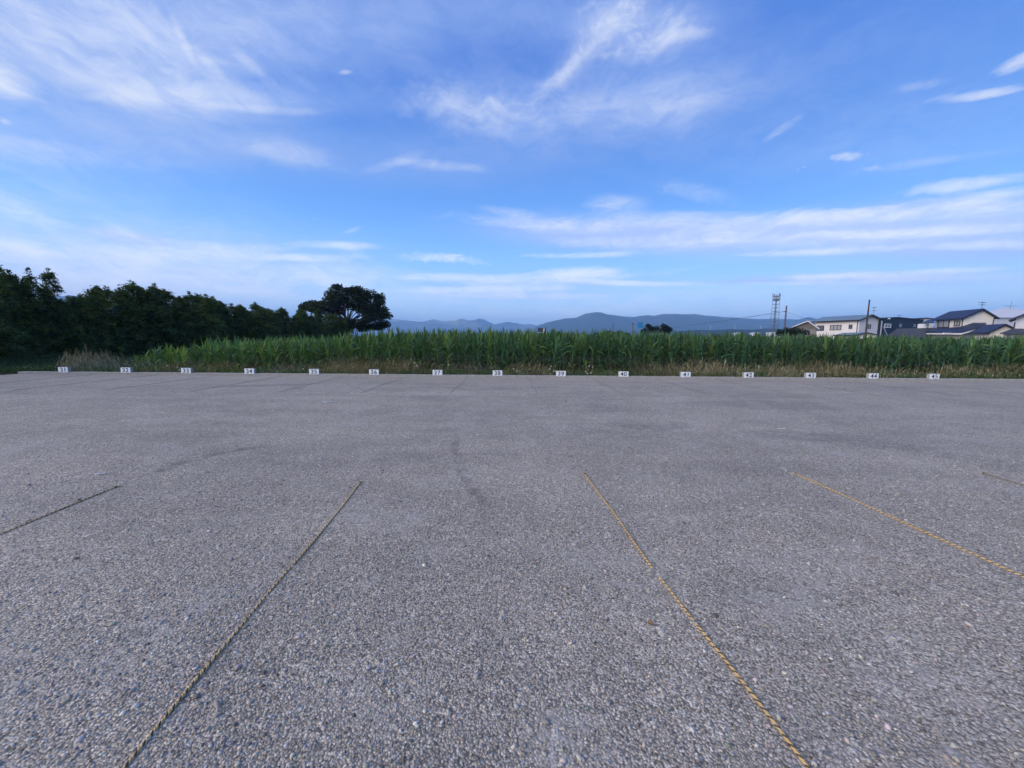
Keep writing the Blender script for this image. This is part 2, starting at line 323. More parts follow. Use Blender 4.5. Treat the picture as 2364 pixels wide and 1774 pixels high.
def gravel_mat():
    m = bpy.data.materials.new('gravel'); b = NB(new_tree(m))
    pos = b.n('ShaderNodeNewGeometry').outputs['Position']
    wob = b.vm('ADD', pos, b.vm('SCALE', b.n('ShaderNodeTexNoise', {'Vector': pos, 'Scale': 30.0, 'Detail': 2.0}).outputs[1], scale=.008))
    v1 = b.n('ShaderNodeTexVoronoi', {'Vector': wob, 'Scale': 92.0})
    v2 = b.n('ShaderNodeTexVoronoi', {'Vector': wob, 'Scale': 34.0})
    r1 = b.n('ShaderNodeSeparateColor', {0: v1.outputs['Color']}).outputs
    r2 = b.n('ShaderNodeSeparateColor', {0: v2.outputs['Color']}).outputs
    # stone tones: most mid grey, some pale, some dark
    tone = b.n('ShaderNodeValToRGB', {0: r1[0]})
    cr = tone.color_ramp; cr.elements[0].position = 0; cr.elements[0].color = (*GR_DARK, 1)
    cr.elements[1].position = 1; cr.elements[1].color = (*GR_PALE, 1)
    for pz, cc in ((.18, GR_LOW), (.55, GR_MID), (.9, GR_HIGH)):
        e = cr.elements.new(pz); e.color = (*cc, 1)
    c = b.mix(b.m('MULTIPLY', r1[1], .35), tone.outputs[0], b.mix(r1[2], (.25, .255, .25), (.42, .34, .26)))
    big = b.rng(r2[0], .80, .84)
    c = b.mix(b.m('MULTIPLY', big, .5), c, b.mix(r2[1], GR_LOW, GR_PALE))
    gap = b.rng(v1.outputs['Distance'], .42, .75)
    c = b.mix(b.m('MULTIPLY', gap, .68), c, (.075, .07, .065))  # shade in the gaps between stones, put into the colour
    # worn and dusty areas: broad blotches and drifts
    n1 = b.rng(b.noise(pos, .35, 5, .6), .35, .65); n2 = b.rng(b.noise(pos, 1.6, 5, .65), .3, .7)
    st = b.n('ShaderNodeMapping', {0: pos, 'Rotation': (0, 0, R(8)), 'Scale': (.16, .9, 1)}).outputs[0]
    n3 = b.rng(b.noise(st, 1.0, 5, .6), .36, .66)
    amt = b.m('ADD', b.m('ADD', b.m('MULTIPLY', n1, .34), b.m('MULTIPLY', n2, .26)), b.m('MULTIPLY', n3, .32))
    c = b.mix(1.0, c, b.mix(amt, (.87, .855, .815), (1.48, 1.42, 1.31)), 'MULTIPLY')
    # fines pressed flat between the stones: pale, smoother patches
    fines = b.m('MULTIPLY', b.rng(b.noise(b.vm('ADD', pos, (5, 17, 0)), 1.1, 6, .68), .50, .66), b.rng(b.noise(pos, 14, 4, .65), .35, .6))
    c = b.mix(b.m('MULTIPLY', fines, .55), c, (.47, .425, .365))
    # darker, freshly turned drifts running with the traffic
    turned = b.rng(b.noise(b.n('ShaderNodeMapping', {0: pos, 'Rotation': (0, 0, R(-14)), 'Scale': (.22, 1.3, 1), 'Location': (3, 9, 0)}).outputs[0], 1.0, 6, .65), .56, .72)
    c = b.mix(b.m('MULTIPLY', turned, .30), c, (.20, .185, .165))
    nb = b.rng(b.noise(b.vm('ADD', pos, (31, 7, 0)), .8, 4, .6), .55, .78)
    c = b.mix(b.m('MULTIPLY', nb, .22), c, (.30, .235, .18))
    # sandy strip by the kerb
    sy = b.n('ShaderNodeSeparateXYZ', {0: pos}).outputs[1]
    edge = b.m('MULTIPLY', b.rng(sy, 12.2, 14.8), b.rng(b.noise(pos, .6, 4, .6), .3, .7, .25, .75))
    c = b.mix(edge, c, SANDY)
    # scuffed wheel tracks: arcs of darker turned stones
    for (A, B_, C_, wid, amt_) in TRACKS:
        ax, ay = A.x, A.y; bx, by = B_.x, B_.y; cx, cy = C_.x, C_.y
        d = 2 * (ax * (by - cy) + bx * (cy - ay) + cx * (ay - by))
        ux = ((ax * ax + ay * ay) * (by - cy) + (bx * bx + by * by) * (cy - ay) + (cx * cx + cy * cy) * (ay - by)) / d
        uy = ((ax * ax + ay * ay) * (cx - bx) + (bx * bx + by * by) * (ax - cx) + (cx * cx + cy * cy) * (bx - ax)) / d
        rad = math.hypot(ax - ux, ay - uy)
        mid = Vector((bx, by, 0)); reach = (A - C_).length * .62
        dist = b.vm('DISTANCE', pos, (ux, uy, 0))
        dv = b.m('ABSOLUTE', b.m('SUBTRACT', dist, rad))
        k1 = b.rng(dv, wid * .3, wid, 1, 0); k2 = b.rng(b.vm('DISTANCE', pos, mid), reach * .6, reach, 1, 0)
        k3 = b.rng(b.noise(pos, 5.0, 4, .7), .35, .65)
        c = b.mix(b.m('MULTIPLY', b.m('MULTIPLY', k1, k2), b.m('MULTIPLY', k3, amt_)), c, (.085, .08, .08))
    h = b.m('MULTIPLY_ADD', b.rng(v1.outputs['Distance'], .1, .8, 1, 0), .6, b.m('MULTIPLY', b.rng(v2.outputs['Distance'], .1, .7, 1, 0), b.m('MULTIPLY', big, 1.2)))
    h = b.m('MULTIPLY_ADD', r1[0], .35, h)
    bp = b.n('ShaderNodeBump', {'Strength': b.rng(fines, 0, 1, .85, .35), 'Distance': .007, 'Height': h})
    p = b.n('ShaderNodeBsdfPrincipled', {'Base Color': c, 'Roughness': .75, 'Specular IOR Level': .3, 'Normal': bp.outputs[0]})
    b.n('ShaderNodeOutputMaterial', {0: p.outputs[0]})
    return m
GR_DARK, GR_LOW, GR_MID, GR_HIGH, GR_PALE = (.12, .104, .083), (.30, .264, .212), (.46, .402, .322), (.62, .545, .442), (.84, .77, .66)
SANDY = (.40, .345, .27)
def gd(px, py): return G(px * D2S, py * D2S)
TRACKS = [(gd(985, 950), gd(992, 1005), gd(1040, 1085), .10, .55), (gd(560, 965), gd(430, 990), gd(300, 1040), .12, .6),
          (gd(500, 835), gd(600, 832), gd(720, 830), .35, .5), (gd(2212, 1010), gd(1900, 960), gd(1550, 940), .5, .35),
          (gd(1290, 905), gd(1420, 925), gd(1460, 905), .3, .35)]
M_GRAVEL = gravel_mat()

def attr_mat(name, rough=.75, spec=.3):
    m = bpy.data.materials.new(name); b = NB(new_tree(m))
    c = b.n('ShaderNodeVertexColor', layer_name='Col').outputs[0]
    nz = b.noise(b.n('ShaderNodeNewGeometry').outputs['Position'], 260, 3, .6)
    c = b.mix(1.0, c, b.mix(nz, (.75,) * 3, (1.25,) * 3), 'MULTIPLY')
    p = b.n('ShaderNodeBsdfPrincipled', {'Base Color': c, 'Roughness': rough, 'Specular IOR Level': spec})
    b.n('ShaderNodeOutputMaterial', {0: p.outputs[0]}); return m
def soil_mat(name, c1, c2, scale):
    m = bpy.data.materials.new(name); b = NB(new_tree(m))
    pos = b.n('ShaderNodeNewGeometry').outputs['Position']
    c = b.mix(b.rng(b.noise(pos, scale, 7, .65), .3, .7), c1, c2)
    bp = b.n('ShaderNodeBump', {'Strength': .6, 'Distance': .05, 'Height': b.noise(pos, 9, 6, .7)})
    p = b.n('ShaderNodeBsdfPrincipled', {'Base Color': c, 'Roughness': .95, 'Specular IOR Level': .1, 'Normal': bp.outputs[0]})
    b.n('ShaderNodeOutputMaterial', {0: p.outputs[0]}); return m
def hill_mat(name, forest, grass, z0, z1, sc_):
    m = bpy.data.materials.new(name); b = NB(new_tree(m))
    pos = b.n('ShaderNodeNewGeometry').outputs['Position']
    zz = b.n('ShaderNodeSeparateXYZ', {0: pos}).outputs[2]
    n = b.noise(pos, sc_, 7, .65)
    g = b.m('MULTIPLY', b.rng(zz, z0, z1), b.rng(n, .42, .6))
    f = b.mix(b.noise(pos, sc_ * 6, 5, .7), tuple(c * .6 for c in forest), tuple(c * 1.4 for c in forest))
    c = b.mix(g, f, grass)
    bp = b.n('ShaderNodeBump', {'Strength': .5, 'Distance': 20.0, 'Height': b.noise(pos, sc_ * 8, 6, .7)})
    p = b.n('ShaderNodeBsdfPrincipled', {'Base Color': c, 'Roughness': 1.0, 'Specular IOR Level': 0.0, 'Normal': bp.outputs[0]})
    b.n('ShaderNodeOutputMaterial', {0: p.outputs[0]}); return m

M_CONC = simple_mat('kerb_concrete', (.37, .345, .30), .9, .38, 3.2, .5)
M_CONC2 = simple_mat('block_concrete', (.30, .30, .29), .9, .2, 8, .4)
M_PLATE = simple_mat('white_paint', (.80, .80, .79), .55, .12, 14)
M_BLACK = simple_mat('black_paint', (.015, .015, .018), .5, .1, 6)
M_STEEL = simple_mat('galvanised_steel', (.32, .33, .35), .5, .12, 4, metal=.3)
M_DKSTEEL = simple_mat('dark_steel', (.06, .065, .075), .5, .15, 4)
M_POLE = simple_mat('pole_brown', (.075, .045, .04), .8, .2, 3)
M_CPOLE = simple_mat('pole_concrete', (.12, .11, .12), .85, .2, 3)
M_SOIL = soil_mat('soil', (.055, .045, .03), (.11, .085, .055), 2.0)
M_VERGE = soil_mat('verge_soil', (.05, .055, .025), (.12, .10, .06), 1.5)
M_FIELD = soil_mat('farmland', (.05, .075, .03), (.10, .10, .05), .01)

# ------------------------------------------------------------------ setting: ground, hills, haze
def sheet(name, x0, x1, y0, y1, z, m, nx=1, ny=1):
    mb = MB()
    for i in range(nx):
        for j in range(ny):
            xa, xb = x0 + (x1 - x0) * i / nx, x0 + (x1 - x0) * (i + 1) / nx
            ya, yb = y0 + (y1 - y0) * j / ny, y0 + (y1 - y0) * (j + 1) / ny
            mb.poly([(xa, ya, z), (xb, ya, z), (xb, yb, z), (xa, yb, z)])
    return tag(mb.build(name, m), kind='structure')
KY = 15.45                                  # front face of the kerb
KX0, KX1 = -19.95, 33.3
sheet('ground', -9000, 9000, -400, 9500, -.08, M_FIELD)
sheet('gravel_car_park', -60, 60, -40, KY + .05, 0, M_GRAVEL)
sheet('verge', -60, 90, KY + .20, 17.8, .03, M_VERGE)
sheet('field_soil', -60, 110, 17.8, 95, .025, M_SOIL)

def hill(name, profile, Y, depth, m, left, right, amp=.22, seed=1, nx=640, nv=56, jag=.012):
    """a range of hills: the skyline is the given profile, slopes fall away before and behind it with spurs and gullies"""
    r = np.random.default_rng(seed)
    pts = [P(px, py, Y) for px, py in profile]
    xs = np.array([left] + [p.x for p in pts] + [right]); zs = np.array([0] + [p.z for p in pts] + [0])
    X = np.linspace(left, right, nx); H = np.interp(X, xs, zs)
    H = H * (1 + jag * sum(np.sin(X / (420 / 2.1 ** o_) + o_ * 1.7 + seed) / 1.7 ** o_ for o_ in range(4)))
    v = np.linspace(-1, 1, nv)
    ph = r.uniform(0, 6.28, 12); fr = r.uniform(1, 14, 12)
    VV, XX = np.meshgrid(v, X, indexing='ij')
    u = (XX - left) / (right - left)
    spur = sum(np.sin(fr[i] * 2 * np.pi * u + ph[i] + VV * (1.5 + i % 3)) / (1 + fr[i] * .12) for i in range(12)) / 5
    fall = np.clip(1 - np.abs(VV) ** 1.15, 0, 1)
    Z = H[None] * fall * (1 + amp * spur * np.abs(VV) * (1 - np.abs(VV)) * 4 * .6) - 6 * (np.abs(VV) > .98)
    zz = np.zeros_like(Z)
    for o_ in range(5):          # ribs and gullies down the slopes
        fx = 9 * 2 ** o_; p1, p2 = r.uniform(0, 6.28, 2)
        zz += (1 - 2 * np.abs(np.sin(fx * u * np.pi + p1 + 2.2 * np.sin(VV * 3 + fx * .3 + p2)))) / 1.75 ** o_
    Z = Z * (1 + .16 * zz * np.clip(np.abs(VV) * 3, .10, 1) * (1 - np.abs(VV)))
    YY = Y + VV * depth * (.8 + .4 * (spur * .25 + .5)) * (H[None] / H.max() * .6 + .4)
    V = np.stack([XX, YY, Z], -1).reshape(-1, 3)
    i, j = np.meshgrid(np.arange(nv - 1), np.arange(nx - 1), indexing='ij')
    a = (i * nx + j).ravel(); F = np.stack([a, a + 1, a + nx + 1, a + nx], -1)
    return tag(link(name, np_mesh(name, V, F, m, smooth=True)), kind='structure')
far_prof = [(640, 742), (760, 735), (840, 739), (900, 736.5), (929, 737.6), (952, 740), (965, 742.6), (979, 741), (999, 736), (1011, 736.5), (1023, 741.5), (1049, 741.5), (1066, 736.5),
            (1081, 740), (1092, 740.6), (1107, 736.5), (1117, 739), (1142, 749.6), (1155, 746), (1173, 743.7), (1210, 748), (1223, 747), (1240, 750.5), (1260, 744), (1290, 744), (1400, 746), (1500, 750)]
near_prof = [(1215, 770), (1233, 757), (1248, 750), (1266, 743), (1284, 739.5), (1305, 735), (1327, 734), (1350, 724.5), (1361, 723.3), (1377, 720.3), (1388, 722), (1400, 725.7), (1420, 727), (1440, 730.5), (1462, 732.6),
             (1476, 729.6), (1498, 727.4), (1510, 729.6), (1531, 726), (1567, 725), (1590, 723.5), (1603, 722.6), (1626, 726.7), (1650, 729), (1711, 734.6), (1757, 735), (1835, 737), (1851, 735.7), (1867, 732), (1884, 737), (1950, 742), (2100, 750), (2364, 760)]
ridge_prof = [(1535, 772), (1560, 765), (1599, 763), (1666, 761), (1690, 760), (1703, 760.2), (1734, 762), (1750, 761), (1768, 758.8), (1802, 759.5), (1840, 758), (1900, 760), (2050, 762), (2364, 766)]
left_prof = [(20, 700), (90, 692), (140, 684), (168, 681), (190, 689), (260, 702), (360, 716), (500, 728), (640, 742)]
M_FAR = hill_mat('far_mountain', (.06, .085, .06), (.42, .40, .25), 90, 300, .0022)  # pale grass on the high slopes, brightened to a sunlit tint in the colour
M_NEARH = hill_mat('near_mountain', (.035, .055, .04), (.20, .20, .13), 190, 320, .004)
M_RIDGE = hill_mat('wooded_ridge', (.022, .035, .022), (.05, .07, .03), 60, 200, .01)
hill('far_mountains', far_prof, 6800, 1300, M_FAR, -5200, 3600, seed=3, jag=.03)
hill('left_mountain', left_prof, 3300, 900, M_FAR, -4600, -1600, seed=4)
hill('near_mountains', near_prof, 4300, 1150, M_NEARH, 60, 7200, seed=5)
hill('wooded_ridge', ridge_prof, 1500, 260, M_RIDGE, 540, 2700, amp=.1, seed=6)

HAZE_DENSITY = 2.1e-4
def haze():
    m = bpy.data.materials.new('haze'); b = NB(new_tree(m))
    v = b.n('ShaderNodeVolumePrincipled', {'Color': (.36, .62, 1, 1), 'Density': HAZE_DENSITY, 'Anisotropy': 0.0})
    b.n('ShaderNodeOutputMaterial', {'Volume': v.outputs[0]})
    mb = MB(); mb.box((-9100, -500, -1.1), (9100, 9600, 430))
    o = mb.build('haze', m); tag(o, kind='stuff')
    o['label'] = 'thin blue morning haze lying over the plain and mountains'
haze()

# ------------------------------------------------------------------ kerb and number blocks
def kerb():
    mb = MB(); mb.box((KX0, KY + .012, -.06), (KX1, KY + .18, .088))
    k_ = mb.build('kerb', simple_mat('mortar', (.12, .115, .10), .95, .2, 6)); tag(k_, kind='structure')
    meshes = []
    for i in range(5):
        mb = MB(); r = random.Random(i); j = lambda a: r.uniform(-a, a)
        p = [(0, 0, -.05), (.392, 0, -.05), (.392, .19, -.05), (0, .19, -.05)]
        t = [(.004 + j(.002), .006 + j(.003), .10 + j(.003)), (.388 + j(.002), .006 + j(.003), .10 + j(.003)), (.388, .186, .10), (.004, .186, .10)]
        rim = [(0, 0, .092), (.392, 0, .092), (.392, .19, .092), (0, .19, .092)]
        mb.quadstrip([p, rim, t]); meshes.append(mb.mesh('kerb_block', M_CONC))
    x = KX0; i = 0
    while x < KX1 - .1:
        o = link('kerb_block', meshes[(i * 7) % 5], k_); o.location = (x, KY + random.uniform(-.004, .004), random.uniform(-.004, .004))
        o.rotation_euler = (0, 0, R(random.uniform(-.4, .4))); x += .4025; i += 1
kerb()

def numerals(txt):
    cu = bpy.data.curves.new('numeral', 'FONT'); cu.body = txt; cu.size = .205; cu.align_x = 'CENTER'; cu.align_y = 'CENTER'; cu.extrude = .001
    cu.space_character = 1.08; cu.resolution_u = 4; cu.offset = .0018
    o = bpy.data.objects.new('tmp', cu); COL.objects.link(o)
    dg = bpy.context.evaluated_depsgraph_get(); me = bpy.data.meshes.new_from_object(o.evaluated_get(dg))
    bpy.data.objects.remove(o); me.materials.clear(); me.materials.append(M_BLACK)
    xs = [v.co.x for v in me.vertices]; ys = [v.co.y for v in me.vertices]; cx_, cy_ = (max(xs) + min(xs)) / 2, (max(ys) + min(ys)) / 2
    sy_ = .166 / (max(ys) - min(ys))
    for v in me.vertices: v.co.x = (v.co.x - cx_) * 1.08 * sy_; v.co.y = (v.co.y - cy_) * sy_
    me.name = 'numeral'; return me
SIGNS = [(31, 147.5, .2), (32, 291.5, .5), (33, 430.5, -.2), (34, 576.5, -.5), (35, 725.5, .8), (36, 863.5, .3), (37, 1010, .2), (38, 1148.5, 0), (39, 1295, -.3),
         (40, 1439.5, -.2), (41, 1583, .6), (42, 1728.5, .2), (43, 1872, 0), (44, 2017, .4), (45, 2157.5, -.8)]
WHERE = {31: 'below the tall feathery trees at far left', 32: 'by the tan grass left of the maize', 33: 'where the low young maize begins', 34: 'under low young maize, left of spreading tree',
    35: 'left of the spreading tree', 36: 'directly below the spreading tree', 37: 'just right of the spreading tree', 38: 'left of the brown display sign', 39: 'just right below the brown display sign', 40: 'left below the blue road sign',
    41: 'right below the small tree', 42: 'left of the lattice tower', 43: 'between lattice tower and white house', 44: 'below the brown pole and white house', 45: 'last at the right, below the tiled house'}
ORD = ['first', 'second', 'third', 'fourth', 'fifth', 'sixth', 'seventh', 'eighth', 'ninth', 'tenth', 'eleventh', 'twelfth', 'thirteenth', 'fourteenth', 'fifteenth', 'sixteenth', 'seventeenth', 'eighteenth', 'nineteenth', 'twentieth']
def number_blocks():
    mb = MB(); z1 = .193
    mb.quadstrip([[(-.193, .006, 0), (.193, .006, 0), (.195, .122, 0), (-.195, .122, 0)], [(-.195, .004, .004), (.195, .004, .004), (.195, .12, .004), (-.195, .12, .004)],
                  [(-.195, .004, z1 - .004), (.195, .004, z1 - .004), (.195, .12, z1 - .004), (-.195, .12, z1 - .004)], [(-.191, .008, z1), (.191, .008, z1), (.191, .116, z1), (-.191, .116, z1)]])
    # the two hollow cores of a building block, their shade painted as solid black
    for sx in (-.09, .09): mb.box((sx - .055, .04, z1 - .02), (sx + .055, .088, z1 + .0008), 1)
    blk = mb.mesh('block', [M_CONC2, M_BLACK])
    mb = MB(); mb.box((-.194, -.004, -.022), (.194, .003, .190)); plate = mb.mesh('number_plate', M_PLATE)
    for num, px, yaw in SIGNS:
        x = P(px, 868, KY).x
        t = thing('number_block', (x, KY - .004, .104), f'white fronted block numbered {num} on the kerb, {WHERE[num]}', 'number block', 'numbered blocks along the kerb', R(yaw + random.uniform(-.8, .8))); t.rotation_euler[1] = R(random.uniform(-.7, .7)); t.rotation_euler[0] = R(random.uniform(-1.2, .6))
        link('block', blk, t); link('number_plate', plate, t)
        n_ = link('numeral', numerals(str(num)), t); n_.location = (0, -.0055, .086); n_.rotation_euler = (R(90), 0, 0)
number_blocks()

# ------------------------------------------------------------------ ropes
M_YEL = simple_mat('rope_yellow', (.62, .43, .185), .75, .3, 14)
M_ROPEBLK = simple_mat('rope_black', (.08, .062, .045), .8, .3, 14)
M_OLDROPE = simple_mat('rope_worn', (.24, .205, .155), .9, .3, 10)
M_PEG = simple_mat('rusty_peg', (.08, .055, .035), .7, .3, 40)
def strand_mesh(path, phase, rad, hel, pitch, nseg, sides, m):
    """one strand of a laid rope: a small tube winding round the path"""
    path = np.array([tuple(p) for p in path]); seg = np.linalg.norm(np.diff(path, axis=0), axis=1); s = np.concatenate([[0], np.cumsum(seg)]); L = s[-1]
    n = int(L / pitch * nseg); tt = np.linspace(0, L, n)
    c = np.stack([np.interp(tt, s, path[:, i]) for i in range(3)], -1)
    d = np.gradient(c, axis=0); d /= np.linalg.norm(d, axis=1, keepdims=True)
    side = np.cross(d, [0, 0, 1.0]); side /= np.linalg.norm(side, axis=1, keepdims=True); up = np.cross(side, d)
    a = tt / pitch * 2 * np.pi + phase
    rad_dir = side * np.cos(a)[:, None] + up * np.sin(a)[:, None]; tan_dir = -side * np.sin(a)[:, None] + up * np.cos(a)[:, None]
    cc = c + rad_dir * hel
    V = []
    for j in range(sides):
        b_ = 2 * np.pi * j / sides
        V.append(cc + (rad_dir * math.cos(b_) + (tan_dir * .8 - d * .6) * math.sin(b_)) * rad)
    V = np.stack(V, 1).reshape(-1, 3)
    i, j = np.meshgrid(np.arange(n - 1), np.arange(sides), indexing='ij')
    F = np.stack([i * sides + j, i * sides + (j + 1) % sides, (i + 1) * sides + (j + 1) % sides, (i + 1) * sides + j], -1).reshape(-1, 4)
    return np_mesh('strand', V, F, m, smooth=True)
def rope_path(a, b_, seed, wob=.012):
    r = random.Random(seed); L = (b_ - a).length; n = max(int(L / .12), 4); d = (b_ - a).normalized(); s = Vector((-d.y, d.x, 0))
    ph = [r.uniform(0, 6.28) for _ in range(4)]; pts = []
    for i in range(n + 1):
        t = i / n; u = L * t
        w = wob * (math.sin(u * 1.1 + ph[0]) + .5 * math.sin(u * 2.9 + ph[1]) + .25 * math.sin(u * 7 + ph[2])) * min(1, 4 * t * (1 - t) + .15)
        q = a + d * u + s * w; pts.append(Vector((q.x, q.y, .0045 + .0022 * math.sin(u * 5 + ph[3]))))
    return pts
def rope(a, b_, seed, label, pegs=(True, False), dull=False):
    t = thing('rope', (a.x, a.y, 0), label, 'rope', 'yellow and black ropes pegged on the gravel')
    o = Vector((a.x, a.y, 0)); pts = [p - o for p in rope_path(Vector((a.x, a.y, 0)), Vector((b_.x, b_.y, 0)), seed)]
    for kx in range(3):
        link('strand', strand_mesh(pts, kx * 2.094, (.0033 if kx == 1 else .0045) * (.8 if dull else 1), .0037, .038, 8, 6, M_OLDROPE if dull else M_ROPEBLK if kx == 1 else M_YEL), t)
    for on, p in zip(pegs, (pts[0], pts[-1])):
        if not on: continue
        mb = MB(); mb.tube([(p.x, p.y, -.02), (p.x, p.y, .014)], .006, 8); mb.tube([(p.x, p.y, .012), (p.x, p.y, .017)], .013, 10)
        mb.build('peg', M_PEG, t)
        mb = MB(); dd = (pts[1] - pts[0]).normalized() * (-1 if p is pts[0] else 1)
        for q in range(7):
            r = random.Random(q + seed); e = p + dd * r.uniform(.02, .05) + Vector((r.uniform(-.03, .03), r.uniform(-.03, .03), 0))
            mb.tube([p, (p + e) / 2 + Vector((0, 0, .004)), Vector((e.x, e.y, .004))], .0016, 4)
        mb.build('frayed_end', M_YEL, t)
rope(gd(778, 1044), gd(205, 1739), 1, 'yellow and black rope on the gravel, left of the two ropes leaving the bottom edge')
rope(gd(1263, 1026), gd(1409, 1229), 2, 'short far piece of the twisted rope right of centre, ending before a gap', (True, False))
rope(gd(1425, 1249), gd(1806, 1740), 3, 'near piece of twisted rope right of centre, from the gap to the bottom edge', (False, False))
rope(gd(1718, 1025), gd(2300, 1286), 4, 'yellow and black rope running from right of centre out through the right edge')
rope(gd(250, 1054), gd(-130, 1210), 5, 'yellow and black rope slanting from a peg out through the left edge')
rope(gd(2125, 1024), gd(2420, 1108), 6, 'short dull end of rope showing furthest right at the picture edge', (True, False), True)
def old_rope(a, b_, seed, label):
    a = Vector((a.x, a.y, 0)); b_ = Vector((b_.x, b_.y, 0))
    t = thing('worn_rope', a, label, 'rope', 'dark worn ropes in front of the kerb')
    pts = [p - a for p in rope_path(a, b_, seed, .03)]
    for kx in range(2): link('strand', strand_mesh(pts, kx * 3.14, .0036, .0032, .05, 4, 4, M_OLDROPE), t)
SX = {n: P(px, 868, KY).x for n, px, _ in SIGNS}
for i, n in enumerate(range(31, 45)):
    xm = (SX[n] + SX[n + 1]) / 2
    old_rope(Vector((xm, KY - .06, 0)), Vector((xm + random.uniform(-.06, .06), KY - 4.6 + random.uniform(-.3, .3), 0)), 40 + i,
             f'thin dark rope before the kerb, {ORD[i]} from the left, between blocks {n} and {n + 1}')

# ------------------------------------------------------------------ loose stones
def ico():
    t = (1 + 5 ** .5) / 2
    v = np.array([(-1, t, 0), (1, t, 0), (-1, -t, 0), (1, -t, 0), (0, -1, t), (0, 1, t), (0, -1, -t), (0, 1, -t), (t, 0, -1), (t, 0, 1), (-t, 0, -1), (-t, 0, 1)], float)
    v /= np.linalg.norm(v[0])
    f = np.array([(0, 11, 5), (0, 5, 1), (0, 1, 7), (0, 7, 10), (0, 10, 11), (1, 5, 9), (5, 11, 4), (11, 10, 2), (10, 7, 6), (7, 1, 8), (3, 9, 4), (3, 4, 2), (3, 2, 6), (3, 6, 8), (3, 8, 9), (4, 9, 5), (2, 4, 11), (6, 2, 10), (8, 6, 7), (9, 8, 1)])
    return v, f
def pebbles():
    iv, f = ico(); protos = []
    for q in range(6): protos.append((iv * (1 + rng.normal(0, .19, (12, 1))) * np.array([1, rng.uniform(.6, .95), rng.uniform(.35, .6)]), f))
    n = 74000
    Y = 1.0 + (rng.random(n) ** 1.5) * 4.6
    X = rng.uniform(-1, 1, n) * (Y * 1.38 + .55)
    keep = rng.random(n) < np.clip(.25 + .75 * (np.sin(X * 1.7 + 1) * np.cos(Y * 2.3 + X) * .5 + .6), 0, 1)
    X, Y = X[keep], Y[keep]; n = len(X)
    size = np.clip(rng.lognormal(math.log(.0043), .48, n), .0022, .020)
    M = rotz(rng.uniform(0, 6.28, n)) @ roty(rng.normal(0, .25, n)) * size[:, None, None]
    T = np.stack([X, Y, size * rng.uniform(.02, .32, n)], -1)
    tone = np.clip(rng.normal(.40, .13, n), .11, .80)
    C = tone[:, None] * np.array([[1.04, .92, .76]]) * (1 + rng.normal(0, .05, (n, 3)))
    blue = rng.random(n) < .3; C[blue] = tone[blue, None] * np.array([[.97, .93, .87]])
    V, F, CC = scatter(protos, rng.integers(0, 6, n), M, T, C)
    o = link('gravel_stones', np_mesh('gravel_stones', V, F, attr_mat('loose_stone'), CC, smooth=False))
    tag(o, 'loose grey stones lying thick on the near gravel', kind='stuff')
pebbles()

# ------------------------------------------------------------------ corn
def leaf_proto(a0, a1, W, n=6, three=True, twist=0.0, side=0.0, power=1.0):
    """one maize leaf of unit length leaving the stalk along +x: rises at a0 and bends over to a1 (degrees)"""
    pts = []; x = z = 0.0; V = []
    for i in range(n + 1):
        t = i / n; a = R(a0 + (a1 - a0) * t ** power)
        if i: x += math.cos(a) / n; z += math.sin(a) / n
        w = W * 1.3 * min(1, .45 + t * 2.2) * max(.03, (1 - t ** 2.6)); tw = twist * t
        nx, nz = -math.sin(a), math.cos(a)
        yo = side * t * t
        l = (x + nx * w * .35, yo + w * math.cos(tw), z + nz * w * .35 + w * math.sin(tw)); r_ = (x + nx * w * .35, yo - w * math.cos(tw), z + nz * w * .35 - w * math.sin(tw))
        V += [l, (x, yo, z), r_] if three else [l, r_]
    c = 3 if three else 2; F = []
    for i in range(n):
        for j in range(c - 1): F.append((i * c + j, i * c + j + 1, (i + 1) * c + j + 1, (i + 1) * c + j))
    return np.array(V), np.array(F)
LEAF_SPECS = [(84, 70, .048, 0.0, .05, 1), (80, 40, .050, .4, -.08, 1.4), (72, 10, .052, -.5, .1, 1.6), (66, -25, .052, .5, -.1, 1.5), (60, -55, .050, .2, .12, 1.3), (52, -70, .046, -.3, -.1, 1.1), (74, -45, .050, .8, .15, 2.2), (86, 82, .036, .1, -.03, 1)]
M_LEAF_O = leaf_mat('maize_leaf', 'obj'); M_LEAF_A = leaf_mat('maize_leaf_far', 'attr')
M_STALK = leaf_mat('maize_stalk', 'obj', .6, 0.0)
def corn_layout(h, r, young):
    """leaf list (spec, height, turn, length) and the stalk height for a plant h metres tall"""
    out = []; base = r.uniform(0, 6.28); nl = 9 if young else 12; sh = h * (.55 if young else .74)
    for i in range(nl):
        t = i / (nl - 1); z = sh * (.1 + .88 * t)
        turn = base + math.pi * (i % 2) + r.gauss(0, .35)
        if t > .9: sp = r.choice((0, 7)); L = h - z - r.uniform(0, .08)
        elif t > .66: sp = r.choice((0, 1, 1, 2)); L = min(.78, h * (.55 if young else .36)) * r.uniform(.85, 1.15)
        elif t > .3: sp = r.choice((2, 3, 3, 6, 1)); L = min(.85, h * (.62 if young else .42)) * r.uniform(.85, 1.1)
        else: sp = r.choice((4, 5, 3)); L = min(.70, h * (.50 if young else .34)) * r.uniform(.75, 1.1)
        out.append((sp, z, turn, max(.18, L)))
    return out, sh
def corn_height(x):
    return float(np.interp(x, [-18.2, -17.2, -16.1, -14.5, -12.6, -8.8, -5.6, 0, 4, 10, 16, 22, 30], [.55, .85, 1.24, 1.50, 1.62, 1.78, 2.02, 2.06, 2.02, 1.96, 1.92, 1.88, 1.86]))
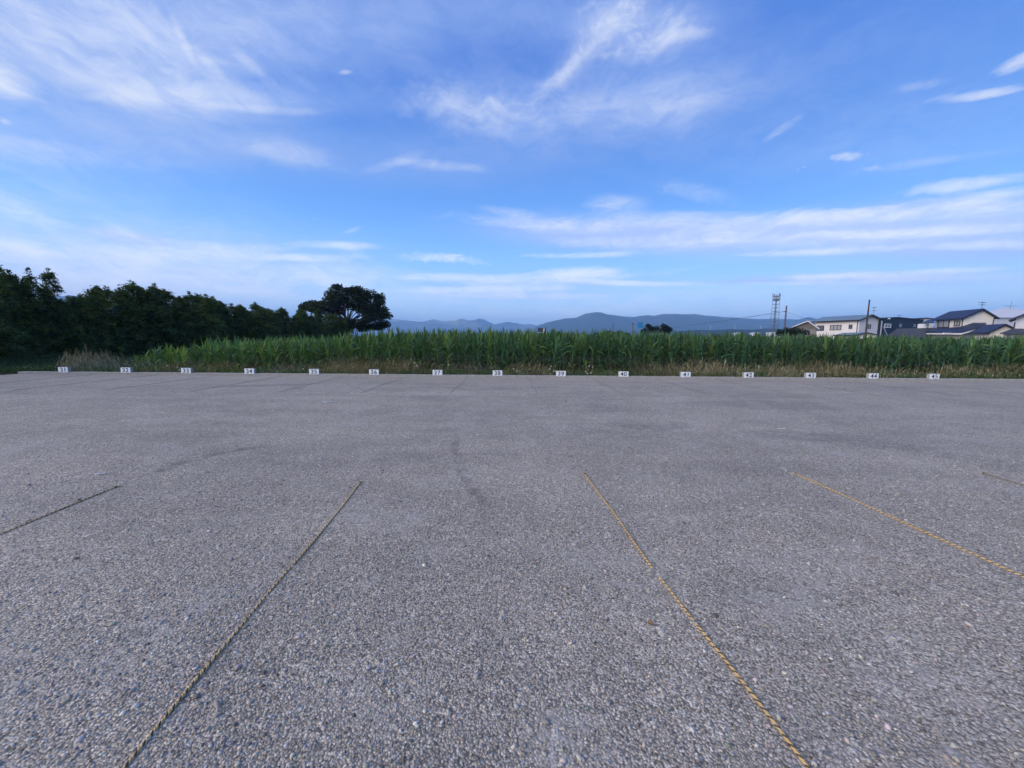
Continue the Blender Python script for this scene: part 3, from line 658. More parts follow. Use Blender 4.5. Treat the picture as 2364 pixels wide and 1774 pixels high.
def corn_col(x, r):
    k_ = float(np.interp(x, [-18, -10, -5, 8, 22], [.8, .58, .3, .1, 0]))
    g = np.array((.068, .134, .048)) * (1 - k_) + np.array((.125, .225, .050)) * k_
    g = g * r.uniform(.72, 1.35)
    if r.random() < .2: g = g * np.array((.75, .95, 1.25))
    if r.random() < .16: g = g * np.array((1.5, 1.25, .8))
    return g
def corn():
    meshes = [np_mesh('leaf', *leaf_proto(a0, a1, W, 6, True, tw, sd_, pw), M_LEAF_O, smooth=True) for a0, a1, W, tw, sd_, pw in LEAF_SPECS]
    stalks = []
    for q in range(4):
        mb = MB(); r = random.Random(q); ph = r.uniform(0, 6.28)
        mb.tube([(.012 * math.sin(ph + t * 5) * t, .012 * math.cos(ph * 2 + t * 4) * t, t) for t in [i / 8 for i in range(9)]], [.013 * (1 - .6 * i / 8) + (.002 if i % 2 else 0) for i in range(9)], 6)
        stalks.append(mb.mesh('stalk', M_STALK, True))
    r = random.Random(11)
    spots = []
    for row, y in enumerate((17.9, 18.65)):
        x = -18.3
        while x < 33.5:
            spots.append((x + r.gauss(0, .05), y + r.gauss(0, .09), row)); x += (.27 if row == 0 else .32) + r.uniform(-.05, .06)
    spots = [s for s in spots]
    spots.sort(key=lambda s: (s[2], abs(s[0])))
    near, rest = spots[:300], spots[300:]
    for x, y, row in near:
        h = corn_height(x) * r.uniform(.83, 1.09) * (1 if r.random() > .08 else .7); young = x < -9
        lay, sh = corn_layout(h, r, young); col = (*corn_col(x, r), 1)
        if young: lab, grp = 'short bright green maize plant in the low left part of the field', 'short young maize plants at the left'
        elif row == 0: lab, grp = 'tall dark green maize plant in the front row behind the dry grass', 'tall maize plants of the front row'
        else: lab, grp = 'tall maize plant in the second row, seen through the front row', 'tall maize plants of the second row'
        t = thing('corn_plant', (x, y, .025), lab, 'maize plant', grp, r.uniform(0, 6.28)); t.rotation_euler[0] = r.gauss(0, .07); t.rotation_euler[1] = r.gauss(0, .07)
        s = link('stalk', r.choice(stalks), t); wd = max(.7, h / 2); s.scale = (wd, wd, sh); s.color = (.10, .135, .055, 1)
        for sp, z, turn, L in lay:
            o = link('leaf', meshes[sp], t); o.location = (0, 0, z); o.rotation_euler = (r.gauss(0, .08), r.gauss(0, .08), turn)
            ws = max(.8, min(1.25, .78 / max(L, .3))); o.scale = (L, L * ws, L); v = r.uniform(.8, 1.2)
            dry = z < .3 * sh and r.random() < .3
            o.color = (.20, .165, .075, 1) if dry else (col[0] * v, col[1] * v, col[2] * v, 1)
    # the rows behind, seen only as a mass of leaf tips
    protos = [leaf_proto(a0, a1, W, 5, False, tw, sd_, pw) for a0, a1, W, tw, sd_, pw in LEAF_SPECS]
    W, S, TU, T, C = [], [], [], [], []
    y = 19.4; rows = list(rest)
    while y < 39:
        x = -18.4 - r.random() * .3
        while x < 33 + (y - 19) * 1.1:
            rows.append((x, y + r.gauss(0, .1), 2)); x += (.26 if y < 26 else .42) + r.uniform(-.05, .08)
        y += .74 if y < 27 else 1.3
    for x, y, _ in rows:
        h = corn_height(x) * r.uniform(.86, 1.08); lay, sh = corn_layout(h, r, x < -9); c = corn_col(x, r); turn0 = r.uniform(0, 6.28)
        for sp, z, turn, L in (lay[3:] if y > 21 else lay):
            W.append(sp); S.append((L, L * max(.8, min(1.25, .78 / max(L, .3))), L)); TU.append(turn + turn0); T.append((x, y, z + .03)); C.append(c * r.uniform(.8, 1.2))
    M = rotz(np.array(TU)) * np.array(S)[:, None, :]
    V, F, CC = scatter(protos, np.array(W), M, np.array(T), np.array(C))
    tag(link('maize_field', np_mesh('maize_field', V, F, M_LEAF_A, CC, smooth=True)), 'mass of maize rows standing behind the front rows', kind='stuff')
corn()

# ------------------------------------------------------------------ verge: dry grass, weeds, flowers
M_GRASS = leaf_mat('grass_blade', 'attr', .7, .3, .2)
def blade(n=4, bend=.35, W=.006):
    V = []; F = []
    for i in range(n + 1):
        t = i / n; w = W * (1 - t ** 1.5) + .0006
        V += [(bend * t * t, -w, t * (1 - .15 * bend * t)), (bend * t * t, w, t * (1 - .15 * bend * t))]
    for i in range(n): F.append((2 * i, 2 * i + 1, 2 * i + 3, 2 * i + 2))
    return np.array(V), np.array(F)
def plume():
    """a thin bent straw with a loose seed head"""
    V, F = blade(4, .3, .003); V = list(map(tuple, V)); F = list(map(tuple, F))
    for q in range(5):
        t = .72 + .06 * q; x = .3 * t * t; b0 = len(V); a = q * 2.1; dx, dy = .03 * math.cos(a), .03 * math.sin(a)
        V += [(x, -.006, t), (x, .006, t), (x + dx + .03, dy + .004, t + .13), (x + dx + .03, dy - .004, t + .13)]; F.append((b0, b0 + 1, b0 + 2, b0 + 3))
    return np.array(V), np.array(F)
def verge_density(x, y):
    return np.sin(x * .9 + 1.3) * .25 + np.sin(x * 2.3 + y * 1.1) * .2 + np.sin(x * .37 + 4) * .3 + .5
def verge_plants():
    n = 53000
    X = rng.uniform(-20.6, 33.5, n); Y = 15.72 + rng.random(n) ** .9 * 2.5
    dn = verge_density(X, Y) + .5 * (X < -16.6); keep = (X > -1.172 * Y + rng.normal(0, .25, n)) & (rng.random(n) < np.clip(dn * .75 + .25, .15, 1)); X, Y, dn = X[keep], Y[keep], dn[keep]; n = len(X)
    h = np.clip(rng.normal(.37, .15, n), .10, .85) * np.interp(Y, [15.7, 16.3, 18.5], [.42, .85, 1.2]) * np.clip(.6 + dn * .55, .5, 1.15) * np.interp(X, [-22, -17.2, -15.6, -10, -7, 8, 26], [1.0, 1.05, .78, .72, .92, .9, 1.05])
    lean = np.sin(X * 1.1 + 2) * .22 + rng.normal(0, .2, n) + .1
    M = rotz(rng.uniform(-.9, .9, n) + np.where(np.sin(X * .8) > -.35, 0, math.pi)) @ roty(lean) * h[:, None, None]
    M[:, :, 1] = M[:, :, 1] / h[:, None] * 1.0
    tan = np.array((.33, .285, .175)); straw = np.array((.48, .43, .31)); green = np.array((.085, .135, .045)); brown = np.array((.19, .155, .10))
    u = rng.random(n); g = np.clip(.55 - dn * .40, .08, .6)
    C = np.where((u < g)[:, None], green, np.where((u < g + .2)[:, None], brown, np.where((u < .86)[:, None], tan, straw))) * rng.uniform(.65, 1.25, (n, 1))
    protos = [blade(4, .25, .0045), blade(4, .55, .005), plume(), plume()]
    which = rng.choice(4, n, p=[.36, .26, .2, .18])
    V, F, CC = scatter(protos, which, M, np.stack([X, Y, np.full(n, .03)], -1), C)
    tag(link('dry_grass', np_mesh('dry_grass', V, F, M_GRASS, CC)), 'dry tan grass with seed heads along the field edge', kind='stuff')
    # low green weeds with broad leaves
    n = 17000
    cx_ = rng.uniform(-22, 33, 590); cy_ = 15.72 + rng.random(590) ** 1.3 * 2.4; who = rng.integers(0, 590, n)
    X = cx_[who] + rng.normal(0, .16, n); Y = np.maximum(15.68, cy_[who] + rng.normal(0, .13, n)); Z = rng.random(n) * (.10 + .16 * rng.random(590)[who]) + .03
    s = rng.uniform(.05, .12, n)
    lv, lf = leaf_proto(40, -30, .22, 3, False)
    M = rotz(rng.uniform(0, 6.28, n)) @ roty(rng.normal(0, .4, n)) * s[:, None, None]
    tint = rng.uniform(.6, 1.4, 590)[who]
    C = np.array((.075, .14, .038)) * (tint * rng.uniform(.8, 1.25, n))[:, None]
    V, F, CC = scatter([(lv, lf)], np.zeros(n, int), M, np.stack([X, Y, Z], -1), C)
    tag(link('green_weeds', np_mesh('green_weeds', V, F, M_GRASS, CC)), 'low broad leaved green weeds behind the kerb', kind='stuff')
    # short grass in the corner left of the kerb and under the trees
    n = 26000
    X = rng.uniform(-34, -16, n); Y = rng.uniform(14.5, 24, n)
    keep = ((Y > 15.7) & (X < -1.13 * Y)) | (X < -20.05); keep &= (Y > 14.95 - (X + 20) * .02); X, Y = X[keep], Y[keep]; n = len(X)
    h = rng.uniform(.08, .24, n) * np.interp(Y, [14.5, 15.8, 17, 20], [.7, .9, 1.7, 2.2])
    M = rotz(rng.uniform(0, 6.28, n)) @ roty(rng.normal(.2, .3, n)) * h[:, None, None]; M[:, :, 1] = M[:, :, 1] / h[:, None] * 1.6
    C = np.array((.040, .072, .028)) * rng.uniform(.6, 1.4, (n, 1))
    V, F, CC = scatter([blade(3, .4, .005)], np.zeros(n, int), M, np.stack([X, Y, np.full(n, .0)], -1), C)
    tag(link('green_grass', np_mesh('green_grass', V, F, M_GRASS, CC)), 'short dark green grass at the left end of the kerb', kind='stuff')
    # white flower heads
    mb = MB()
    r = random.Random(5)
    for (px, py) in [(957, 838), (962, 845), (1035, 842), (1186, 852), (1194, 857), (1200, 858), (1206, 863), (1269, 851), (1272, 846), (1278, 858), (1282, 857), (1271, 865), (1352, 858), (1356, 862), (1364, 861), (410, 849), (414, 855), (386, 845), (1360, 845), (1481, 867), (700, 852), (640, 858)]:
        p = P(px, py, r.uniform(15.8, 16.1)); p.z = max(p.z, .12)
        for q in range(6):
            a = q * 1.047; mb.poly([p, p + Vector((.022 * math.cos(a - .4), -.006, .022 * math.sin(a - .4))), p + Vector((.03 * math.cos(a), -.012, .03 * math.sin(a))), p + Vector((.022 * math.cos(a + .4), -.006, .022 * math.sin(a + .4)))])
        mb.tube([p + Vector((0, .004, 0)), (p.x + r.uniform(-.03, .03), p.y + .02, .03)], .002, 4, 1)
    tag(mb.build('white_wildflowers', [simple_mat('petal', (.7, .68, .55), .7, .1), simple_mat('flower_stem', (.06, .10, .03), .8, .1)]), 'small white wildflowers among the weeds', kind='stuff')
sheet('grass_corner', -60, -20.0, 14.9, KY + .3, .006, M_VERGE)
verge_plants()

# ------------------------------------------------------------------ tree row at the left
M_BARK = simple_mat('bark', (.06, .045, .035), .95, .3, 6, .6)
M_CONIF = leaf_mat('hedge_foliage', 'attr', .85, .22, .05)
def conifer_crown(seed, H=5.0, Rm=1.6, nb=620, per=34, feather=1.0):
    r = np.random.default_rng(seed)
    ns = 9                                # several leaders give the ragged, pointed skyline
    sx = np.concatenate([[0], r.normal(0, .55 * Rm, ns - 1)]); sy = np.concatenate([[0], r.normal(0, .55 * Rm, ns - 1)]); sh = np.concatenate([[1.0], r.uniform(.66, 1.0, ns - 1)])
    st = r.choice(ns, nb, p=[.28] + [.09] * (ns - 1)); Hs = H * sh[st]
    z0 = r.random(nb) ** .82 * .97 * Hs + .06
    az = r.uniform(0, 6.28, nb); tz = z0 / Hs
    prof = np.interp(tz, [0, .15, .42, .62, .78, .9, 1], [.9, .95, .86, .58, .32, .15, .04]) * (1 + .22 * np.sin(az * 2 + z0 * 1.7 + seed) + .12 * np.sin(az * 5 + z0 * 3)) * np.where(st == 0, .95, .66)
    L = Rm * prof * r.uniform(.72, 1.12, nb)
    rise = r.normal(.32, .22, nb) + np.where(tz > .7, .55, 0); droop = r.uniform(.35, .8, nb) * np.where(tz > .8, .4, 1)
    bi = np.repeat(np.arange(nb), per); n = len(bi); t = r.random(n) ** .6
    rad = L[bi] * t; z = z0[bi] + rise[bi] * L[bi] * t - droop[bi] * L[bi] * t ** 2.2
    a = az[bi]; w = .17 * (1.15 - t) * feather + .03
    P_ = np.stack([rad * np.cos(a) + (sx[st])[bi], rad * np.sin(a) + (sy[st])[bi], z], -1) + r.normal(0, 1, (n, 3)) * w[:, None] * np.array([1, 1, .55])
    P_[:, 2] = np.clip(P_[:, 2], .02, None)
    # thin leader
    m_ = 1100; tl = r.random(m_); ls = r.choice(ns, m_)
    lead = np.stack([sx[ls] + r.normal(0, .12, m_) * (1.2 - tl), sy[ls] + r.normal(0, .12, m_) * (1.2 - tl), H * sh[ls] * (.86 + .17 * tl)], -1)
    P_ = np.concatenate([P_, lead]); n += m_; a = np.concatenate([a, r.uniform(0, 6.28, m_)])
    ln = r.uniform(.10, .22, n); wd = r.uniform(.018, .038, n)
    el = r.normal(-.1, .5, n); yaw = a + r.normal(0, .7, n); el[-m_:] = r.normal(.7, .4, m_)
    d = np.stack([np.cos(yaw) * np.cos(el), np.sin(yaw) * np.cos(el), np.sin(el)], -1)
    s = np.cross(d, r.normal(0, 1, (n, 3))); s /= np.linalg.norm(s, axis=1, keepdims=True)
    V = np.stack([P_, P_ + d * (ln * .5)[:, None] + s * wd[:, None], P_ + d * ln[:, None], P_ + d * (ln * .5)[:, None] - s * wd[:, None]], 1).reshape(-1, 3)
    F = np.arange(4 * n).reshape(-1, 4)
    clump = (.45 + 1.1 * r.random(nb) ** 1.4)[bi]; clump = np.concatenate([clump, np.ones(m_)])
    yel = np.concatenate([(r.random(nb) < .2)[bi], np.zeros(m_, bool)])
    C = np.array((.070, .108, .038)) * (clump * r.uniform(.7, 1.3, n))[:, None]; C[yel] *= np.array((1.55, 1.3, .9))
    return np_mesh('crown', V, F, M_CONIF, np.repeat(C, 4, 0))
def tree_row():
    kinds = [conifer_crown(21, 5, 1.75), conifer_crown(22, 5, 1.65, 620, 34), conifer_crown(23, 5, 1.85, 680), conifer_crown(24, 5, 1.5, 560)]
    tall = [conifer_crown(31, 6, 1.25, 520, 30, .8), conifer_crown(32, 6, 1.4, 540, 30, .8)]
    mb = MB(); mb.tube([(0, 0, -.05), (.03, .02, .8), (-.02, .03, 2.2), (.02, 0, 3.6), (0, 0, 4.7)], [.14, .11, .085, .05, .02], 8); trunk = mb.mesh('trunk', M_BARK, True)
    r = random.Random(3)
    def one(mesh, x, y, h, base_h, label, group, rz, w=1.0):
        t = thing('hedge_tree', (x, y, 0), label, 'tree', group, rz); s = h / base_h
        t.scale = (s * w, s * w, s)
        link('crown', mesh, t); k_ = link('trunk', trunk, t)
    X0 = -28.3
    def yy(px): return 28.3 * 888 / (1182 - px)
    grp = 'dark trees of the row along the left side'
    one(tall[0], -28.4, yy(24), 5.35, 6, 'tall dark tree with thin feathery tip, nearest the left picture edge', grp, 0)
    one(kinds[2], -28.9, yy(72), 5.0, 5, 'dark bushy tree between the two tall feathery tips at the left', grp, 1)
    one(tall[1], -27.8, yy(118), 5.3, 6, 'tall slim tree with feathery tip beside the gap showing the far hill', grp, 2)
    one(kinds[3], -27.3, yy(150), 3.8, 5, 'lower dark tree just left of the gap in the row', grp, .4, 1.0)
    one(kinds[1], -28.5, yy(208), 3.95, 5, 'first dark tree right of the gap in the row', grp, 4)
    hs = [(240, 4.75), (285, 4.75), (325, 5.2), (365, 5.35), (405, 5.15), (440, 4.9), (468, 5.0), (500, 4.9), (530, 4.8), (555, 4.7), (590, 4.95), (615, 4.7), (640, 4.6), (664, 4.8), (690, 4.9), (715, 5.1), (740, 5.3), (768, 4.9), (790, 4.6)]
    for i, (px, h) in enumerate(hs):
        one(kinds[(i * 3 + 1) % 4], X0 + r.gauss(0, .35), yy(px), h * r.uniform(.97, 1.03), 5, f'{ORD[i + 1]} dark bushy tree to the right of the gap in the left row', 'bushy dark trees in the middle of the left row', r.uniform(0, 6.28), r.uniform(1.15, 1.4))
    # unseen trees added beyond the left edge to shade off the low sun
    for i in range(9):
        one(kinds[i % 4], X0 - .6 + r.gauss(0, .3), 19.6 - i * 2.4, 4.9 + r.uniform(-.3, .3), 5, f'unseen bushy tree added past the left edge to block the sun, {ORD[i]} of those towards the camera', 'unseen trees added to block the sun', r.uniform(0, 6.28), 1.1)
tree_row()

# ------------------------------------------------------------------ broad trees with layered crowns
M_LEAFY = leaf_mat('tree_foliage', 'attr', .6, .12, .2)
def pad_tree(name, pads, Y, base, label, cat, limbs, seed, leaf=.26, per=520, spread=4.0, col=(.022, .038, .018), trunk_r=.3, group=None, flat=.42, swell=1.0):
    """pads in pixels: (px, py, half width in px) of leaf layers; limbs run from the trunk to every pad"""
    r = np.random.default_rng(seed); rr = random.Random(seed)
    b0 = P(base[0], base[1], Y); b0.z = 0
    t = thing(name, b0, label, cat, group)
    Ps, Ss, Cs = [], [], []; mb = MB()
    fork = Vector((P(*limbs[0], Y) - b0)) if limbs else Vector((0, 0, 3))
    mb.tube([(0, 0, -.1), fork * .5 + Vector((.1, 0, 0)), fork], [trunk_r, trunk_r * .8, trunk_r * .66], 8)
    for px, py, hw in pads:
        c = P(px, py, Y) - b0; rad = hw * swell * Y / F_PX
        c.y += r.uniform(-1, 1) * spread * max(.25, 1 - abs(c.x) / 9)
        n = int(per * (hw / 14) ** 1.6) + 60
        q = r.normal(0, 1, (n, 3)); q /= np.linalg.norm(q, axis=1, keepdims=True); q *= (r.random(n) ** .45)[:, None]
        lump = 1 + .25 * np.sin(q[:, 0] * 5 + seed) * np.cos(q[:, 1] * 4)
        q = q * np.array([rad, rad * .9, rad * flat]) * lump[:, None]
        q[:, 2] -= (q[:, 0] ** 2 + q[:, 1] ** 2) / max(rad, .1) * .18
        Ps.append(q + np.array(c)); Ss.append(np.full(n, 1.0)); Cs.append(np.full(n, r.uniform(.75, 1.3)))
        m1 = fork + (c - fork) * .55 + Vector((r.uniform(-.3, .3), r.uniform(-.3, .3), -.35))
        mb.tube([fork * .97, fork + (c - fork) * .25 + Vector((0, 0, .15)), m1, c + Vector((0, 0, -rad * flat * .3))], [trunk_r * .36, trunk_r * .27, trunk_r * .2, trunk_r * .07], 5)
        for q_ in range(3):
            e = c + Vector((r.uniform(-1, 1) * rad * .7, r.uniform(-1, 1) * rad * .6, r.uniform(-.2, .3) * rad * flat)); mb.tube([m1, (m1 + e) / 2 + Vector((0, 0, -.1)), e], [trunk_r * .12, trunk_r * .08, .015], 4)
    mb.build('trunk', M_BARK, t, True)
    P_ = np.concatenate(Ps); n = len(P_)
    d = r.normal(0, 1, (n, 3)); d[:, 2] *= .45; d /= np.linalg.norm(d, axis=1, keepdims=True)
    s = np.cross(d, np.array([0, 0, 1.0]) + r.normal(0, .45, (n, 3))); s /= np.linalg.norm(s, axis=1, keepdims=True)
    ln = leaf * r.uniform(.6, 1.2, n); wd = ln * .3
    V = np.stack([P_ - d * ln[:, None] * .5, P_ + s * wd[:, None], P_ + d * ln[:, None] * .5, P_ - s * wd[:, None]], 1).reshape(-1, 3)
    C = np.array(col) * (np.concatenate(Cs) * r.uniform(.65, 1.35, n))[:, None]
    link('crown', np_mesh('crown', V, np.arange(4 * n).reshape(-1, 4), M_LEAFY, np.repeat(C, 4, 0)), t)
def z8(x, y): return 680 + x / 9.217, 650 + y / 9.217
big = [(1000, 180, 12), (1080, 160, 8), (950, 150, 7), (1330, 190, 13), (1200, 200, 9), (800, 285, 14), (760, 240, 8), (1050, 290, 16), (1300, 280, 17), (1550, 270, 15), (1450, 215, 9), (1750, 300, 11), (650, 355, 10), (900, 380, 16), (1450, 380, 17),
       (1680, 400, 15), (1820, 440, 9), (230, 520, 11), (190, 570, 7), (290, 480, 7), (400, 540, 14), (520, 480, 12), (620, 540, 15), (800, 520, 16), (980, 470, 15), (700, 620, 13), (880, 610, 12), (1150, 400, 12), (1250, 520, 14), (1400, 520, 16), (1600, 530, 17), (1330, 600, 10), (1750, 560, 14),
       (1900, 640, 11), (1700, 660, 14), (1500, 640, 11), (2000, 730, 9), (1870, 740, 13), (1680, 780, 12), (1560, 860, 10), (1780, 880, 12), (1900, 910, 10), (1450, 940, 9), (1640, 960, 11), (1350, 930, 9), (1220, 900, 8), (1800, 990, 8), (1180, 960, 9), (1480, 760, 8), (1000, 960, 12), (1100, 980, 10), (900, 930, 10), (1300, 990, 10), (1500, 1000, 9), (180, 540, 9), (140, 560, 6), (420, 470, 8), (560, 600, 12)]
pad_tree('broad_tree', [(*z8(x, y), hw) for x, y, hw in big], 66, (800, 770), 'large spreading tree with layered dark crown, standing alone behind the maize', 'tree', [z8(1130, 930)], 5, leaf=.40, per=600, spread=4.0, flat=.58, swell=1.46, col=(.034, .054, .022))
pad_tree('small_tree', [(1495, 752, 5), (1504, 757, 7), (1518, 759, 8), (1527, 753, 6), (1537, 755, 5), (1547, 761, 6), (1486, 763, 6), (1530, 763, 8), (1507, 764, 8), (1543, 767, 6), (1482, 768, 5)], 95, (1515, 780), 'small dark tree right of the blue road sign, rising over the maize', 'tree', [(1515, 770)], 8, leaf=.45, per=700, spread=1.5, trunk_r=.2, flat=.7, swell=1.35)
pad_tree('low_tree', [(1392, 771, 6), (1402, 770, 7), (1414, 770, 7), (1426, 771, 7), (1438, 771, 6), (1448, 773, 5)], 120, (1418, 780), 'low rounded dark tree behind the maize, left of the blue road sign', 'tree', [(1418, 775)], 9, leaf=.5, per=700, spread=1.5, trunk_r=.2, flat=.8, swell=1.3)
pad_tree('hut_bush', [(1806, 766, 6), (1815, 763, 7), (1826, 763, 8), (1838, 764, 8), (1850, 765, 7), (1860, 768, 7), (1800, 771, 6), (1822, 771, 8), (1845, 772, 8)], 70, (1830, 785), 'dark rounded bush in front of the grey gabled hut', 'bush', [(1830, 776)], 10, leaf=.3, per=800, spread=1.0, trunk_r=.12, flat=.85, swell=1.3)
pad_tree('far_bush', [(1300, 772, 6), (1310, 773, 5), (1375, 771, 5), (1384, 773, 5)], 130, (1345, 781), 'low dark bushes on the skyline just above the maize tips', 'bush', [(1345, 776)], 12, leaf=.6, per=300, spread=2.0, trunk_r=.12)

# ------------------------------------------------------------------ houses
M_WPINK = simple_mat('render_white', (.70, .66, .65), .9, .06, .8)
M_CREAM = simple_mat('render_cream', (.70, .66, .60), .9, .06, .8)
M_GREYW = simple_mat('siding_grey_white', (.52, .53, .58), .8, .06, .8)
M_NAVY = simple_mat('siding_navy', (.020, .034, .062), .6, .12, .8)
M_BROOF = simple_mat('roof_blue_grey', (.15, .22, .27), .5, .12, 1.5)
M_NROOF = simple_mat('roof_navy_tile', (.022, .026, .055), .45, .25, 2.0, .4, bscale=6)
M_DTRIM = simple_mat('dark_trim', (.03, .026, .03), .6, .1)
M_HUT = simple_mat('hut_boards', (.13, .115, .105), .9, .2, 1.2)
M_HUT2 = simple_mat('hut_lower_wall', (.20, .19, .185), .9, .15, 1.2)
M_LROOF = simple_mat('roof_pale_metal', (.55, .56, .60), .6, .08)
M_GROOF = simple_mat('roof_grey', (.060, .066, .080), .7, .12)
M_SIDING = simple_mat('lean_to_white', (.72, .73, .75), .6, .05)
def glass_mat(name, c, rough=.12):
    m = bpy.data.materials.new(name); b = NB(new_tree(m))
    p = b.n('ShaderNodeBsdfPrincipled', {'Base Color': (*c, 1), 'Roughness': rough, 'Specular IOR Level': .6}); b.n('ShaderNodeOutputMaterial', {0: p.outputs[0]}); return m
M_GLASS = glass_mat('window_glass', (.10, .11, .13)); M_CURT = glass_mat('curtained_glass', (.33, .33, .33), .2)
UP = Vector((0, 0, 1))
def on_wall(px, py, A, B_):
    d = ray(px, py); o = Vector((0, 0, CAM_H)); n = (B_ - A).cross(UP); t = (A - o).dot(n) / d.dot(n); q = o + d * t
    return (q - A).dot((B_ - A).normalized()), q.z
class House:
    """A near corner, B end of the wall along the ridge, C end of the gable wall"""
    def __init__(s, name, label, A, B_, C, ze, zr, wall, roof, trim, cat='house', over=.5, oend=.45, thick=.16, ridge_at=.5, side=None, gable_far=True, group=None):
        s.A, s.B, s.C = [Vector((v.x, v.y, 0)) for v in (A, B_, C)]; s.D = s.B + s.C - s.A
        s.t = thing(name, s.A, label, cat, group); o = s.A
        a, b_, c, d = s.A - o, s.B - o, s.C - o, s.D - o
        up = lambda v, z: Vector((v.x, v.y, z))
        ra, rb = a + (c - a) * ridge_at, b_ + (d - b_) * ridge_at
        u = (s.B - s.A).normalized(); w = (s.C - s.A).normalized(); s.u, s.w = u, w
        mb = MB()
        lo = [up(a, -.1), up(c, -.1), up(d, -.1), up(b_, -.1)]
        n0 = len(mb.v); mb.v += [tuple(x) for x in lo + [up(a, ze), up(c, ze), up(d, ze), up(b_, ze), up(ra, zr - .02), up(rb, zr - .02)]]
        for f in ((0, 3, 7, 4), (1, 5, 6, 2), (0, 4, 8, 5, 1), (3, 2, 6, 9, 7), (4, 7, 9, 8), (5, 8, 9, 6), (0, 1, 2, 3)): mb.f.append(tuple(n0 + i for i in f)); mb.m.append(0)
        mb.build('wall', wall, s.t)
        r_ = MB(); wl = (c - a).length * ridge_at; sl = (zr - ze) / wl; wl2 = (c - a).length * (1 - ridge_at); sl2 = (zr - ze) / wl2
        e0, e1 = a - w * over - u * oend, b_ - w * over + u * oend; g0, g1 = c + w * over - u * oend, d + w * over + u * oend
        z0, z1 = ze - sl * over, ze - sl2 * over; h0, h1 = ra - u * oend, rb + u * oend; th = Vector((0, 0, thick)); lift = .03
        r_.prism([up(e0, z0 + lift), up(h0, zr + lift), up(h1, zr + lift), up(e1, z0 + lift)], th)
        r_.prism([up(h0, zr + lift + .002), up(g0, z1 + lift + .002), up(g1, z1 + lift + .002), up(h1, zr + lift + .002)], th)
        r_.build('roof', roof, s.t)
        f_ = MB()       # barge boards and gutters stand just proud of the roof edge
        for p, q in ((up(e0, z0), up(h0, zr)), (up(h0, zr), up(g0, z1)), (up(e0, z0), up(e1, z0))):
            dd = (q - p).normalized(); nn = -u if (p - q).dot(u) ** 2 < .5 * (p - q).length_squared else -w
            pr = [p + nn * .01 + Vector((0, 0, lift - .09)), q + nn * .01 + Vector((0, 0, lift - .09)), q + nn * .01 + Vector((0, 0, lift + thick * .7)), p + nn * .01 + Vector((0, 0, lift + thick * .7))]
            f_.prism(pr, nn * .06)
        f_.build('fascia', trim, s.t)
    def window(s, px0, py0, px1, py1, wall='B', fr=.09, frame=None, pane=None, mull=1, zs=None):
        E = s.B if wall == 'B' else s.C; s0, zt = on_wall(px0, py0, s.A, E); s1, zb = on_wall(px1, py1, s.A, E)
        if s0 > s1: s0, s1 = s1, s0
        dirv = (E - s.A).normalized(); nrm = -s.w if wall == 'B' else -s.u
        def q(a_, z, off): return dirv * a_ + Vector((0, 0, z)) + nrm * off
        mb = MB()
        bars = [(s0 - fr, s1 + fr, zt, zt + fr), (s0 - fr, s1 + fr, zb - fr, zb), (s0 - fr, s0, zb, zt), (s1, s1 + fr, zb, zt)]
        for i in range(1, mull + 1):
            c_ = s0 + (s1 - s0) * i / (mull + 1); bars.append((c_ - .03, c_ + .03, zb, zt))
        for a_, b_, c_, d_ in bars: mb.hexa([q(a_, c_, .002), q(b_, c_, .002), q(b_, c_, .09), q(a_, c_, .09), q(a_, d_, .002), q(b_, d_, .002), q(b_, d_, .09), q(a_, d_, .09)])
        w_ = mb.build('window', frame or M_DTRIM, s.t)
        mb = MB(); mb.hexa([q(s0, zb, .003), q(s1, zb, .003), q(s1, zb, .03), q(s0, zb, .03), q(s0, zt, .003), q(s1, zt, .003), q(s1, zt, .03), q(s0, zt, .03)])
        mb.build('pane', pane or M_GLASS, w_)
    def pipe(s, frac, wall='B', z1=5, m=None):
        E = s.B if wall == 'B' else s.C; nrm = -s.w if wall == 'B' else -s.u; p = (E - s.A) * frac + nrm * .08
        mb = MB(); mb.tube([p + Vector((0, 0, 0)), p + Vector((0, 0, z1))], .06, 6); mb.build('downpipe', m or M_DTRIM, s.t)
def wpt(px, Y): p = P(px, 785, Y); return Vector((p.x, p.y, 0))
def perp(A, B_, L):
    """a point L to the right of A, square to the wall A-B"""
    u = (B_ - A).normalized(); w = Vector((u.y, -u.x, 0)); return A + w * L
def antenna(base, h, label, arms, rz=0, group='roof aerials'):
    t = thing('roof_antenna', base, label, 'aerial', group, rz)
    mb = MB(); mb.tube([(0, 0, -.2), (0, 0, h)], .03, 5); mb.build('mast', M_DKSTEEL, t)
    for z, L in arms:
        mb = MB(); mb.tube([(-L / 2, 0, z), (L / 2, 0, z)], .025, 5)
        for i in range(6): x = -L / 2 + L * i / 5; mb.tube([(x, -.3, z + .02), (x, .3, z + .02)], .015, 4)
        mb.build('boom', M_DKSTEEL, t)

